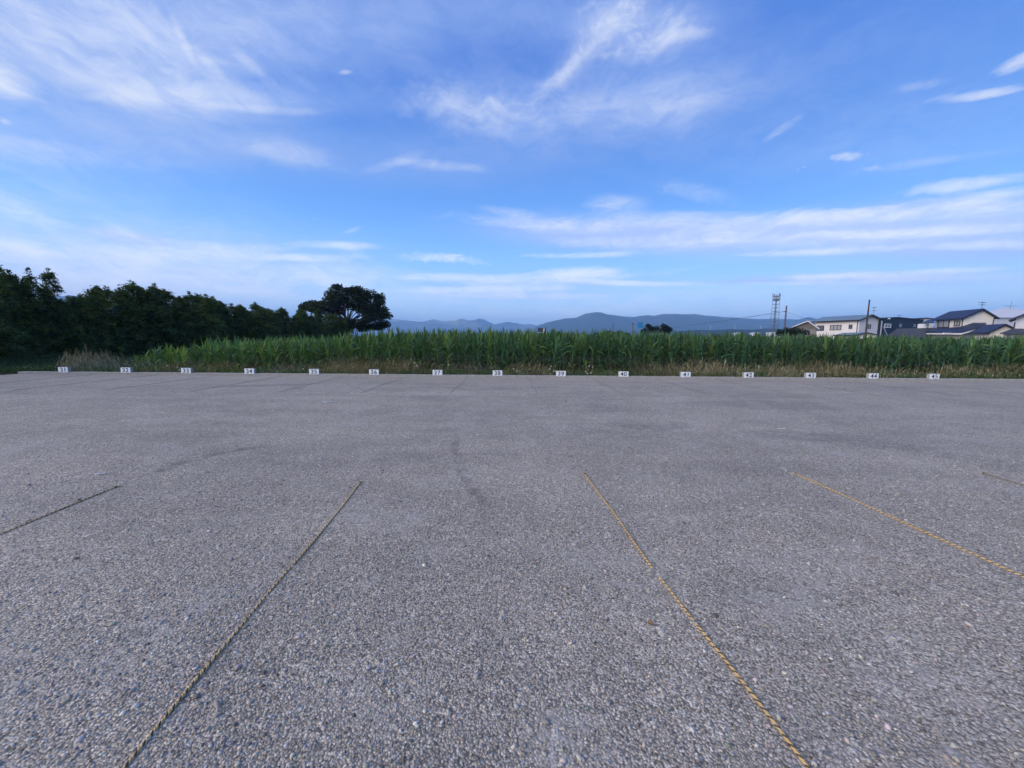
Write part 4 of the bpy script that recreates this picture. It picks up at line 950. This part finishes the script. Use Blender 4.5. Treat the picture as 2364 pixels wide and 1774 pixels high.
# white house with the blue-grey roof
A = wpt(1979.6, 72); B_ = wpt(1879, 80.5); C = perp(A, B_, 4.3)
zE = P(1979, 738, 72).z; zR = P(2007, 728.5, 72).z
h1 = House('white_house', 'white two storey house with blue grey roof behind the brown pole', A, B_, C, zE, zR, M_WPINK, M_BROOF, M_DTRIM, over=.55, oend=.5)
h1.window(1861, 754, 1901, 763, 'B', mull=1); h1.window(1918, 752, 1941, 761.5, 'B', pane=M_CURT, mull=2); h1.window(1961.5, 751, 1966.5, 758.5, 'B', mull=0); h1.window(2000.5, 750.5, 2008, 758, 'C', mull=1, pane=M_CURT); h1.pipe(.03, 'B', zE); h1.pipe(.98, 'C', zE)
A = wpt(1978, 66); B_ = wpt(1930, 73); C = perp(A, B_, 2.4)
hp = House('low_roof_porch', 'low porch with small blue grey gable roof before the white house', A, B_, C, P(1976, 773.5, 66).z, P(1984, 769, 66).z, M_CREAM, M_BROOF, M_DTRIM, 'porch', over=.3, oend=.3, thick=.1)
# grey hut
A = wpt(1824, 84); B_ = wpt(1886, 80)
C = A; bx = (B_ - A); bk = Vector((-bx.y, bx.x, 0)).normalized() * 10
hut = House('grey_hut', 'grey boarded hut with pale sloping roof left of the white house', A, A + bk, B_, P(1824, 758, 84).z, P(1863, 742.5, 82).z, M_HUT, M_LROOF, M_LROOF, 'shed', over=.4, oend=.5, thick=.12, ridge_at=.64)
mb = MB(); u = bx.normalized(); n_ = -bk.normalized(); L_ = bx.length
zb_ = P(1850, 761, 82).z
mb.hexa([u * .4 * L_ + n_ * .002, u * (L_ - .02) + n_ * .002, u * (L_ - .02) + n_ * .08, u * .4 * L_ + n_ * .08] + [u * .4 * L_ + n_ * .002 + UP * zb_, u * (L_ - .02) + n_ * .002 + UP * zb_, u * (L_ - .02) + n_ * .08 + UP * zb_, u * .4 * L_ + n_ * .08 + UP * zb_])
mb.build('lower_wall', M_HUT2, hut.t)
# navy building
A = wpt(2014, 88); B_ = wpt(2126, 92); bx = B_ - A; bk = Vector((-bx.y, bx.x, 0)).normalized() * 9
hn = House('navy_house', 'dark navy clad building with a low roof between the two white houses', A, A + bk, B_, P(2014, 736.5, 88).z, P(2065, 733.6, 90).z, M_NAVY, M_NROOF, M_NROOF, over=.12, oend=.12, thick=.1, ridge_at=.45)
hn.window(2043, 749, 2055, 756, 'C', .12, M_PLATE, M_GLASS, 1); hn.window(2077, 749, 2080.5, 754.5, 'C', .1, M_STEEL, M_GLASS, 0); hn.window(2110, 750, 2112.6, 754.5, 'C', .1, M_STEEL, M_GLASS, 0); hn.pipe(.39, 'C', P(2058, 748, 89).z)
mb = MB(); mb.box((-.25, -.22, -.12), (.25, 0, .12)); lamp_p = P(2051.5, 736, 88.9) - hn.A; o = mb.build('wall_lamp', M_PLATE, hn.t); o.location = lamp_p
antenna(hn.A + (P(2076, 731, 93) - hn.A), .35, 'small flat aerial on the roof of the navy building', [(.25, 1.1)])
# low grey-blue roof before the navy building
A = wpt(2138, 70); B_ = wpt(2052, 76); C = perp(A, B_, 4.0)
House('low_shed', 'low shed with grey blue roof before the navy building', A, B_, C, P(2138, 771.5, 70).z - .4, P(2132, 759, 71).z, M_GROOF, M_GROOF, M_GROOF, 'shed', over=.3, oend=.3, thick=.1)
# small white building seen between
A = wpt(2112, 104); B_ = wpt(2150, 104); bx = B_ - A
House('pale_far_house', 'pale house end with flat dark eave seen between navy and tiled roofs', A, A + Vector((-bx.y, bx.x, 0)).normalized() * 6, B_, P(2120, 737, 104).z, P(2135, 735.4, 104).z, M_CREAM, M_GROOF, M_DTRIM, over=.2, oend=.2)
# house with navy tiled roofs
A = wpt(2218.5, 66.7); B_ = wpt(2154, 73.2); C = perp(A, B_, 3.75)
zE = P(2219, 733.5, 66.7).z; zR = P(2259, 716, 66).z
h3 = House('tiled_house', 'cream two storey house with layered navy tiled roofs at the right', A, B_, C, zE, zR, M_CREAM, M_NROOF, M_NROOF, over=.42, oend=.45, thick=.2, ridge_at=.55)
h3.window(2168, 741, 2190, 755, 'B', .14, M_DTRIM, M_CURT, 1); h3.window(2205, 742.5, 2215.5, 752, 'B', .1, M_DTRIM, M_CURT, 1); h3.pipe(.02, 'B', zE); h3.pipe(.99, 'C', zE - .3)
def skirt(name, pts, m, parent, th=.18, org=None):
    mb = MB(); mb.prism([p - org for p in pts], Vector((0, 0, -th))); return mb.build(name, m, parent)
o = h3.A
# lower roof of the ground floor, wrapping the corner, with its white fascia
skirt('lower_roof', [P(2136, 766.5, 69.5), P(2219.5, 766.8, 62.8), P(2217.5, 754.8, 66.6), P(2150, 759.5, 73)], M_NROOF, h3.t, .16, o)
skirt('lower_roof', [P(2219.6, 766.8, 62.8), P(2276, 751.5, 62.0), P(2277, 745.2, 64.8), P(2247, 745.4, 65.6), P(2217.6, 754.8, 66.6)], M_NROOF, h3.t, .16, o)
mb = MB(); f1, f2, f3 = P(2139, 767.8, 69.4) - o, P(2219.5, 768.0, 62.85) - o, P(2276, 752.8, 62.05) - o; dn_ = Vector((0, 0, -.34))
mb.prism([f1 + dn_, f2 + dn_, f2, f1], Vector((.12, .1, 0))); mb.prism([f2 + dn_, f3 + dn_, f3, f2], Vector((.0, .12, 0))); mb.build('white_fascia', M_SIDING, h3.t)
mb = MB(); w0, w1 = P(2145, 772, 70.5) - o, P(2219, 772, 64.2) - o; w2 = P(2272, 772, 63.3) - o
mb.prism([Vector((w0.x, w0.y, 0)), Vector((w1.x, w1.y, 0)), Vector((w1.x, w1.y, w1.z + .3)), Vector((w0.x, w0.y, w0.z + .3))], Vector((.15, .15, 0)))
mb.prism([Vector((w1.x, w1.y, 0)), Vector((w2.x, w2.y, 0)), Vector((w2.x, w2.y, w2.z + .9)), Vector((w1.x, w1.y, w1.z + .3))], Vector((0, .2, 0))); mb.build('ground_floor_wall', M_CREAM, h3.t)
# balcony box and little roof at the left end
mb = MB(); b0 = P(2133, 760, 72.5) - o; b1 = P(2153, 747.5, 71.5) - o
mb.box((b0.x, b0.y - .4, b0.z), (b1.x, b0.y + 1.2, b1.z)); mb.build('balcony', M_SIDING, h3.t)
skirt('porch_roof', [P(2125, 746.6, 71.5), P(2158.5, 744.5, 69.5), P(2152, 737.5, 72.8), P(2143, 738.5, 73.5)], M_NROOF, h3.t, .14, o)
mb = MB(); q0 = P(2171.5, 770.6, 64.5) - o; mb.box((q0.x, q0.y - .5, q0.z - .12), (q0.x + 1.1, q0.y - .3, q0.z + .14)); mb.build('name_board', M_PLATE, h3.t)
antenna(P(2266, 714.5, 66.5), 1.25, 'thin aerial with two cross booms on the tiled house ridge', [(1.1, 1.3), (.72, .8)], .3)
# annex
A = wpt(2283, 58.5); B_ = wpt(2246, 62); C = perp(A, B_, 2.75)
h4 = House('annex', 'small annex with low navy gable roof right of the tiled house', A, B_, C, P(2283, 765.5, 58.5).z, P(2314, 751.0, 58).z, M_CREAM, M_NROOF, M_NROOF, 'annex', over=.45, oend=.4, thick=.16, ridge_at=.48)
# large grey-white house behind
A = wpt(2300, 90); B_ = wpt(2282, 96); C = wpt(2440, 88)
bx = (C - A); th4 = thing('grey_white_house', A, 'large pale grey house with pale hipped roof behind the tiled house', 'house')
bk = Vector((-bx.y, bx.x, 0)).normalized(); ux = bx.normalized(); ze4 = P(2300, 734, 90).z; zr4 = P(2333, 711, 93).z
mb = MB(); Lb = bx.length; f4 = lambda a_, b_, z: ux * a_ + bk * b_ + Vector((0, 0, z))
mb.hexa([f4(-1.6, 0, -.1), f4(Lb, 0, -.1), f4(Lb, 9, -.1), f4(-1.6, 9, -.1), f4(-1.6, 0, ze4), f4(Lb, 0, ze4), f4(Lb, 9, ze4), f4(-1.6, 9, ze4)]); mb.build('wall', M_GREYW, th4)
mb = MB(); rx0 = 4.6
E = [f4(-2.1, -.5, ze4 + .01), f4(Lb + .5, -.5, ze4 + .01), f4(Lb + .5, 9.5, ze4 + .01), f4(-2.1, 9.5, ze4 + .01)]; R0, R1 = f4(rx0, 4.5, zr4), f4(Lb - 5, 4.5, zr4)
for pl in ([E[0], E[1], R1, R0], [E[3], E[0], R0], [E[1], E[2], R1], [E[2], E[3], R0, R1], E[::-1]): mb.poly(pl)
mb.build('roof', M_LROOF, th4)
antenna(P(2333, 711, 92.5), 1.6, 'thick cross shaped aerial on the ridge of the pale grey house', [(.42, 3.0)], 0)
# house cut by the right edge
A = wpt(2338, 56); B_ = perp(A, A + A.normalized() * 6, 4.6)
th5 = House('edge_house', 'white house with dark tiled roof cut by the right picture edge', A, A + Vector((A.x * 1.06, A.y, 0)).normalized() * 6, perp(A, A + Vector((A.x * 1.06, A.y, 0)).normalized() * 6, 5.0), P(2338, 735, 56).z, P(2385, 706, 55.6).z, M_GREYW, M_NROOF, M_NROOF, over=.55, oend=.7, thick=.18, ridge_at=.58)
o = th5.A
skirt('lower_roof', [P(2308, 769.5, 53), P(2430, 769, 50.6), P(2430, 758.5, 54.7), P(2338, 759, 55.8)], M_GROOF, th5.t, .14, o)
mb = MB(); w0, w1 = P(2316, 773, 53.6) - o, P(2430, 773, 51.5) - o; mb.prism([Vector((w0.x, w0.y, 0)), Vector((w1.x, w1.y, 0)), Vector((w1.x, w1.y, w1.z + .25)), Vector((w0.x, w0.y, w0.z + .25))], Vector((0, .2, 0))); mb.build('ground_floor_wall', M_CREAM, th5.t)
th5.pipe(-.012, 'C', P(2336, 744, 56).z)
antenna(P(2016, 727.5, 74), 1.45, 'thin roof aerial just right of the brown pole', [(1.38, .9), (.75, .7)], .2)

# two small pale roofs far off
for px0, px1, yt, ye, lab in ((1701, 1713, 769.6, 772, 'tiny white far building peeping over the maize, left one'), (1741, 1756, 769.2, 770.5, 'tiny white far building peeping over the maize, nearer the lattice tower'), (1780, 1800, 768.4, 769.2, 'low white flat roof at the foot of the lattice tower')):
    A = wpt(px0, 190); B_ = wpt(px1, 190); bx = B_ - A
    House('far_building', lab, A, A + Vector((-bx.y, bx.x, 0)).normalized() * 4, B_, P(px0, ye, 190).z, P((px0 + px1) / 2, yt, 190).z, M_SIDING, M_LROOF, M_LROOF, 'building', over=.2, oend=.2, thick=.25)

# ------------------------------------------------------------------ tower, poles, signs, wires
M_TOWER = simple_mat('tower_steel', (.15, .16, .19), .5, .12, 4, metal=.3)
def tower():
    Y = 240; p0 = P(1784, 785, Y); base = Vector((p0.x, Y, 0)); s = Y / F_PX
    t = thing('lattice_tower', base, 'slender steel lattice tower with platform and antennas at the right', 'tower')
    zp = P(1788.5, 693.5, Y).z; H = zp
    def half(z): return np.interp(z, [0, zp], [6.8 * s * .98, 4.6 * s])
    lean = lambda z: 0.0
    legs = [(-1, -1), (1, -1), (1, 1), (-1, 1)]
    for sx, sy in legs:
        mb = MB(); mb.tube([(sx * half(z), sy * half(z), z) for z in (0, zp * .5, zp)], [.14, .12, .10], 6); mb.build('leg', M_TOWER, t)
    zs = np.linspace(2, zp - .4, 12)
    for i, z in enumerate(zs):
        mb = MB(); h = half(z)
        for a_, b_ in ((0, 1), (1, 2), (2, 3), (3, 0)): mb.tube([(legs[a_][0] * h, legs[a_][1] * h, z), (legs[b_][0] * h, legs[b_][1] * h, z)], .075, 4)
        mb.build('ring_brace', M_TOWER, t)
        if i < 4:
            z2 = zs[i + 1]; h2 = half(z2); mb = MB()
            for a_, b_ in ((0, 1), (1, 2), (2, 3), (3, 0)): mb.tube([(legs[a_][0] * h, legs[a_][1] * h, z), (legs[b_][0] * h2, legs[b_][1] * h2, z2)], .07, 4)
            mb.build('cross_brace', M_TOWER, t)
    mb = MB(); mb.tube([(0, 0, .2), (0, 0, zp + 1.2)], .17, 6); mb.build('cable_ladder', M_DKSTEEL, t)
    mb = MB(); w = 7.6 * s; mb.tube([(0, 0, zp), (0, 0, zp + .35)], w, 12); o = mb.build('platform', M_DKSTEEL, t)
    mb = MB()
    for z in (zp + .9, zp + 1.5): mb.tube([(w * math.cos(a * math.pi / 8), w * math.sin(a * math.pi / 8), z) for a in range(17)], .06, 4)
    for a in range(8): mb.tube([(w * math.cos(a * math.pi / 4), w * math.sin(a * math.pi / 4), zp + .3), (w * math.cos(a * math.pi / 4), w * math.sin(a * math.pi / 4), zp + 1.5)], .06, 4)
    mb.build('railing', M_TOWER, t)
    zt = P(1788.5, 684.5, Y).z; ztop = P(1788.5, 678, Y).z; w2 = 8 * s
    mb = MB(); mb.tube([(w2 * math.cos(a * math.pi / 8), w2 * math.sin(a * math.pi / 8), zt) for a in range(17)], .12, 5)
    for a in range(3): mb.tube([(0, 0, zt), (w2 * math.cos(a * 2.09), w2 * math.sin(a * 2.09), zt)], .1, 5)
    mb.tube([(0, 0, zp), (0, 0, ztop - .6)], .22, 6); mb.build('antenna_ring', M_TOWER, t)
    for ang in (0.05, 3.09, 4.7, 1.5):
        mb = MB(); x, y = w2 * math.cos(ang), w2 * math.sin(ang); mb.tube([(x, y, zt - .2), (x * 1.05, y * 1.05, zt + .5), (x * 1.05, y * 1.05, ztop)], .2, 6); mb.build('panel_antenna', M_DKSTEEL, t)
    for ang in (.9, 2.2, 3.9, 5.4):
        mb = MB(); x, y = w * .6 * math.cos(ang), w * .6 * math.sin(ang); mb.box((x - .25, y - .2, zp + .36), (x + .25, y + .2, zp + 1.9)); mb.build('equipment_box', M_LROOF, t)
    mb = MB(); x = P(1793, 680, Y).x - base.x; mb.tube([(x, 0, zt), (x + .3, 0, P(1793, 672.5, Y).z)], .05, 4); mb.build('whip_antenna', M_TOWER, t)
tower()
def pole(px, ytop, Y, rad, m, label, name='utility_pole', arms=(), cat='pole'):
    p = P(px, ytop, Y); t = thing(name, (p.x, Y, 0), label, cat)
    mb = MB(); mb.tube([(0, 0, -.2), (0, 0, p.z * .5), (0, 0, p.z)], [rad * 1.15, rad * 1.05, rad * .9], 8); mb.build('post', m, t)
    for z_py, L in arms:
        z = P(px, z_py, Y).z; mb = MB(); mb.box((-L / 2, -.12, z - .08), (L / 2, -.02 - rad * .5, z + .08)); mb.build('crossarm', M_DKSTEEL, t)
        mb = MB()
        for sx in (-.42, .42): mb.tube([(sx * L, -.08, z + .08), (sx * L, -.08, z + .3)], .07, 6)
        mb.build('insulator', M_LROOF, t)
    return t, p
t, pp1 = pole(1816, 706, 115, .21, M_CPOLE, 'dark utility pole right of the lattice tower with wires', arms=())
mb = MB(); z = P(1816, 720, 115).z; mb.box((-.75, -.22, z - .1), (.1, -.21 + .1, z + .1)); mb.build('crossarm', M_DKSTEEL, t)
pole(2007.5, 692.5, 58, .10, M_POLE, 'tall brown pole standing before the white house gable')
pole(1415.7, 745, 140, .11, M_DKSTEEL, 'thin dark pole rising over the maize left of the blue sign')
pole(1282, 757, 150, .12, M_CPOLE, 'small utility pole with crossarm right of the brown sign', arms=((763.8, 1.0),))
def strut_post():
    Y = 64; a = P(2036.5, 741, Y); t = thing('strut_post', (a.x, Y, 0), 'pale grey post with a slanting strut beside the white house', 'post')
    mb = MB(); mb.tube([(0, 0, 0), (0, 0, a.z)], .09, 8); mb.build('post', M_STEEL, t)
    q = P(2038.5, 755, Y); q2 = P(2046.5, 774, Y); mb = MB(); d = Vector((q2.x - q.x, 0, q2.z - q.z)); s0 = Vector((q.x - a.x, -.1, q.z)); e = s0 + d * (q.z / max(.2, q.z - q2.z)); mb.tube([s0, e], .07, 6); mb.build('strut', M_STEEL, t)
strut_post()
def wire(p, q, sag, label, rad=.02):
    t = thing('power_line', p, label, 'cable', 'overhead power lines'); mb = MB()
    mb.tube([(q - p) * (i / 14) - Vector((0, 0, sag * 4 * (i / 14) * (1 - i / 14))) for i in range(15)], rad, 4); mb.build('wire', M_DKSTEEL, t)
pa = Vector((pp1.x - .6, 114.8, P(1816, 719.6, 115).z))
wire(pa, P(1480, 760, 330), 1.2, 'overhead cable sloping left from the dark pole past the lattice tower', .06)
wire(pa + Vector((.8, 0, -.1)), P(1930, 742, 105), .8, 'faint overhead cable sloping right from the dark pole', .025)
M_BLUE = simple_mat('sign_blue', (.02, .20, .42), .4, .05); M_BROWN = simple_mat('sign_brown', (.075, .05, .055), .6, .1, 8); M_SIGNW = simple_mat('sign_white', (.7, .7, .74), .5, .04)
def blue_sign():
    Y = 112; x0, x1 = P(1469, 745, Y).x, P(1484, 745, Y).x; zt, zb = P(1476, 745, Y).z, P(1476, 757, Y).z; xp = P(1461, 750, Y).x
    t = thing('blue_road_sign', (xp, Y, 0), 'blue direction sign hung from a grey post by two arms', 'road sign')
    mb = MB(); mb.tube([(0, 0, 0), (0, 0, P(1461, 746, Y).z)], .12, 8); mb.build('post', M_CPOLE, t)
    for py in (747.8, 754.3):
        z = P(1465, py, Y).z; mb = MB(); mb.tube([(0, -.02, z), (x1 - xp - .2, -.02, z)], .06, 6); mb.build('arm', M_STEEL, t)
    mb = MB(); mb.tube([(0, -.02, P(1461, 746, Y).z), (0, -.02, P(1461, 749.5, Y).z)], .26, 8); mb.build('clamp', M_CPOLE, t)
    mb = MB(); mb.box((x0 - xp, -.14, zb), (x1 - xp, -.08, zt)); pn = mb.build('panel', M_BLUE, t)
    w, h = x1 - x0, zt - zb; mb = MB()
    def bar(u0, v0, u1, v1): mb.box((x0 - xp + u0 * w, -.148, zb + v0 * h), (x0 - xp + u1 * w, -.142, zb + v1 * h))
    bar(.06, .66, .16, .88); bar(.06, .1, .16, .3)
    mb.build('marking', M_SIGNW, t)
    mb = MB(); bar(.60, .08, .63, .95); bar(.34, .3, .60, .36); bar(.63, .62, .9, .67); bar(.36, .62, .5, .72); mb.build('route_lines', simple_mat('sign_pale_blue', (.10, .34, .52), .4, .05), t)
blue_sign()
def brown_sign():
    Y = 108; x0, x1 = P(1242, 760, Y).x, P(1259, 760, Y).x; zt, zb = P(1250, 757.8, Y).z, P(1250, 766.8, Y).z; xp = P(1259.4, 760, Y).x
    t = thing('brown_display_sign', (xp, Y, 0), 'dark brown roadside display board with white end panel on a post', 'road sign')
    mb = MB(); mb.tube([(0, 0, 0), (0, 0, zt)], .11, 8); mb.build('post', M_DKSTEEL, t)
    mb = MB(); mb.box((x0 - xp, -.3, zb), (-.1, -.1, zt)); mb.build('cabinet', M_BLACK, t)
    w, h = x1 - x0, zt - zb; mb = MB(); mb.box((x0 - xp + .05 * w, -.31, zb + .1 * h), (x0 - xp + .64 * w, -.302, zb + .88 * h)); mb.build('display', M_BROWN, t)
    mb = MB(); mb.box((x0 - xp + .66 * w, -.31, zb + .08 * h), (x0 - xp + .9 * w, -.302, zb + .9 * h)); mb.build('end_panel', M_SIGNW, t)
    mb = MB(); mb.box((x0 - xp + .76 * w, -.318, zb + .25 * h), (x0 - xp + .82 * w, -.312, zb + .7 * h)); mb.build('marking', M_BLACK, t)
    z = P(1250, 769, Y).z; mb = MB(); mb.tube([(x0 - xp - .15, -.2, z), (0, -.2, z)], .17, 8); mb.build('lower_arm', M_LROOF, t)
    mb = MB(); mb.box((x0 - xp - .3, -.35, z - .2), (x0 - xp - .14, -.05, z + .25)); mb.build('arm_end', M_DKSTEEL, t)
brown_sign()
for px, yt, lab in ((1640.5, 752, 'thin white mast above the dark wooded ridge, left of the other two'), (1697, 750.5, 'thin white mast above the dark wooded ridge, middle and tallest of three'), (1757, 752.5, 'thin white mast above the dark wooded ridge, nearest the lattice tower')):
    p = P(px, yt, 1520); t = thing('far_mast', (p.x, 1520, 40), lab, 'mast', 'white masts on the ridge')
    mb = MB(); mb.tube([(0, 0, -30), (0, 0, p.z - 44)], [.7, .5], 6); mb.build('shaft', M_PLATE, t)
    mb = MB(); mb.box((-.9, -1.6, p.z - 44), (.9, 2.0, p.z - 42)); mb.build('head', M_PLATE, t)

# ------------------------------------------------------------------ scraps on the gravel
def scrap(px, py, L, Wd, label, name, m, rz, curl=.01):
    p = gd(px, py); t = thing(name, (p.x, p.y, .008), label, name.replace('_', ' '), None, rz); mb = MB(); n = 4; r = random.Random(int(px))
    rows = [[(-L / 2 + L * i / n, -Wd / 2 + Wd * j / n, curl * r.uniform(.2, 1) + .012 * abs(i - n / 2) / n) for j in range(n + 1)] for i in range(n + 1)]
    for i in range(n):
        for j in range(n): mb.poly([rows[i][j], rows[i + 1][j], rows[i + 1][j + 1], rows[i][j + 1]])
    me = mb.build('sheet', m, t); s = me.modifiers.new('thickness', 'SOLIDIFY'); s.thickness = .0015
M_PAPER = simple_mat('paper', (.62, .62, .62), .8, .1)
scrap(216, 1026, .09, .035, 'white scrap of paper on the gravel beyond the left rope end', 'paper_scrap', M_PAPER, .5)
scrap(707, 870, .22, .09, 'white scrap on the far gravel below the block numbered 35', 'paper_scrap', M_PAPER, .1)
scrap(1405, 1352, .035, .025, 'dry brown leaf on the gravel left of the right rope', 'dead_leaf', simple_mat('dead_leaf', (.30, .18, .10), .8, .2), .9)
scrap(296, 1078, .075, .014, 'thin white sliver on the gravel right of the left rope end', 'white_sliver', M_PAPER, .2)
scrap(1688, 928, .12, .04, 'pale flat flake lying on the gravel right of centre', 'pale_flake', M_PAPER, -.1)
def twig():
    a, b_ = gd(466, 1518), gd(470, 1550); t = thing('twig', (a.x, a.y, .01), 'short pale stick lying on the gravel right of the left rope', 'twig')
    d = b_ - a; mb = MB(); mb.tube([(0, 0, 0), (d.x * .5 + .004, d.y * .5, .003), (d.x, d.y, 0)], [.006, .005, .003], 6); mb.build('stick', simple_mat('stick', (.36, .31, .26), .85, .2, 30), t)
twig()
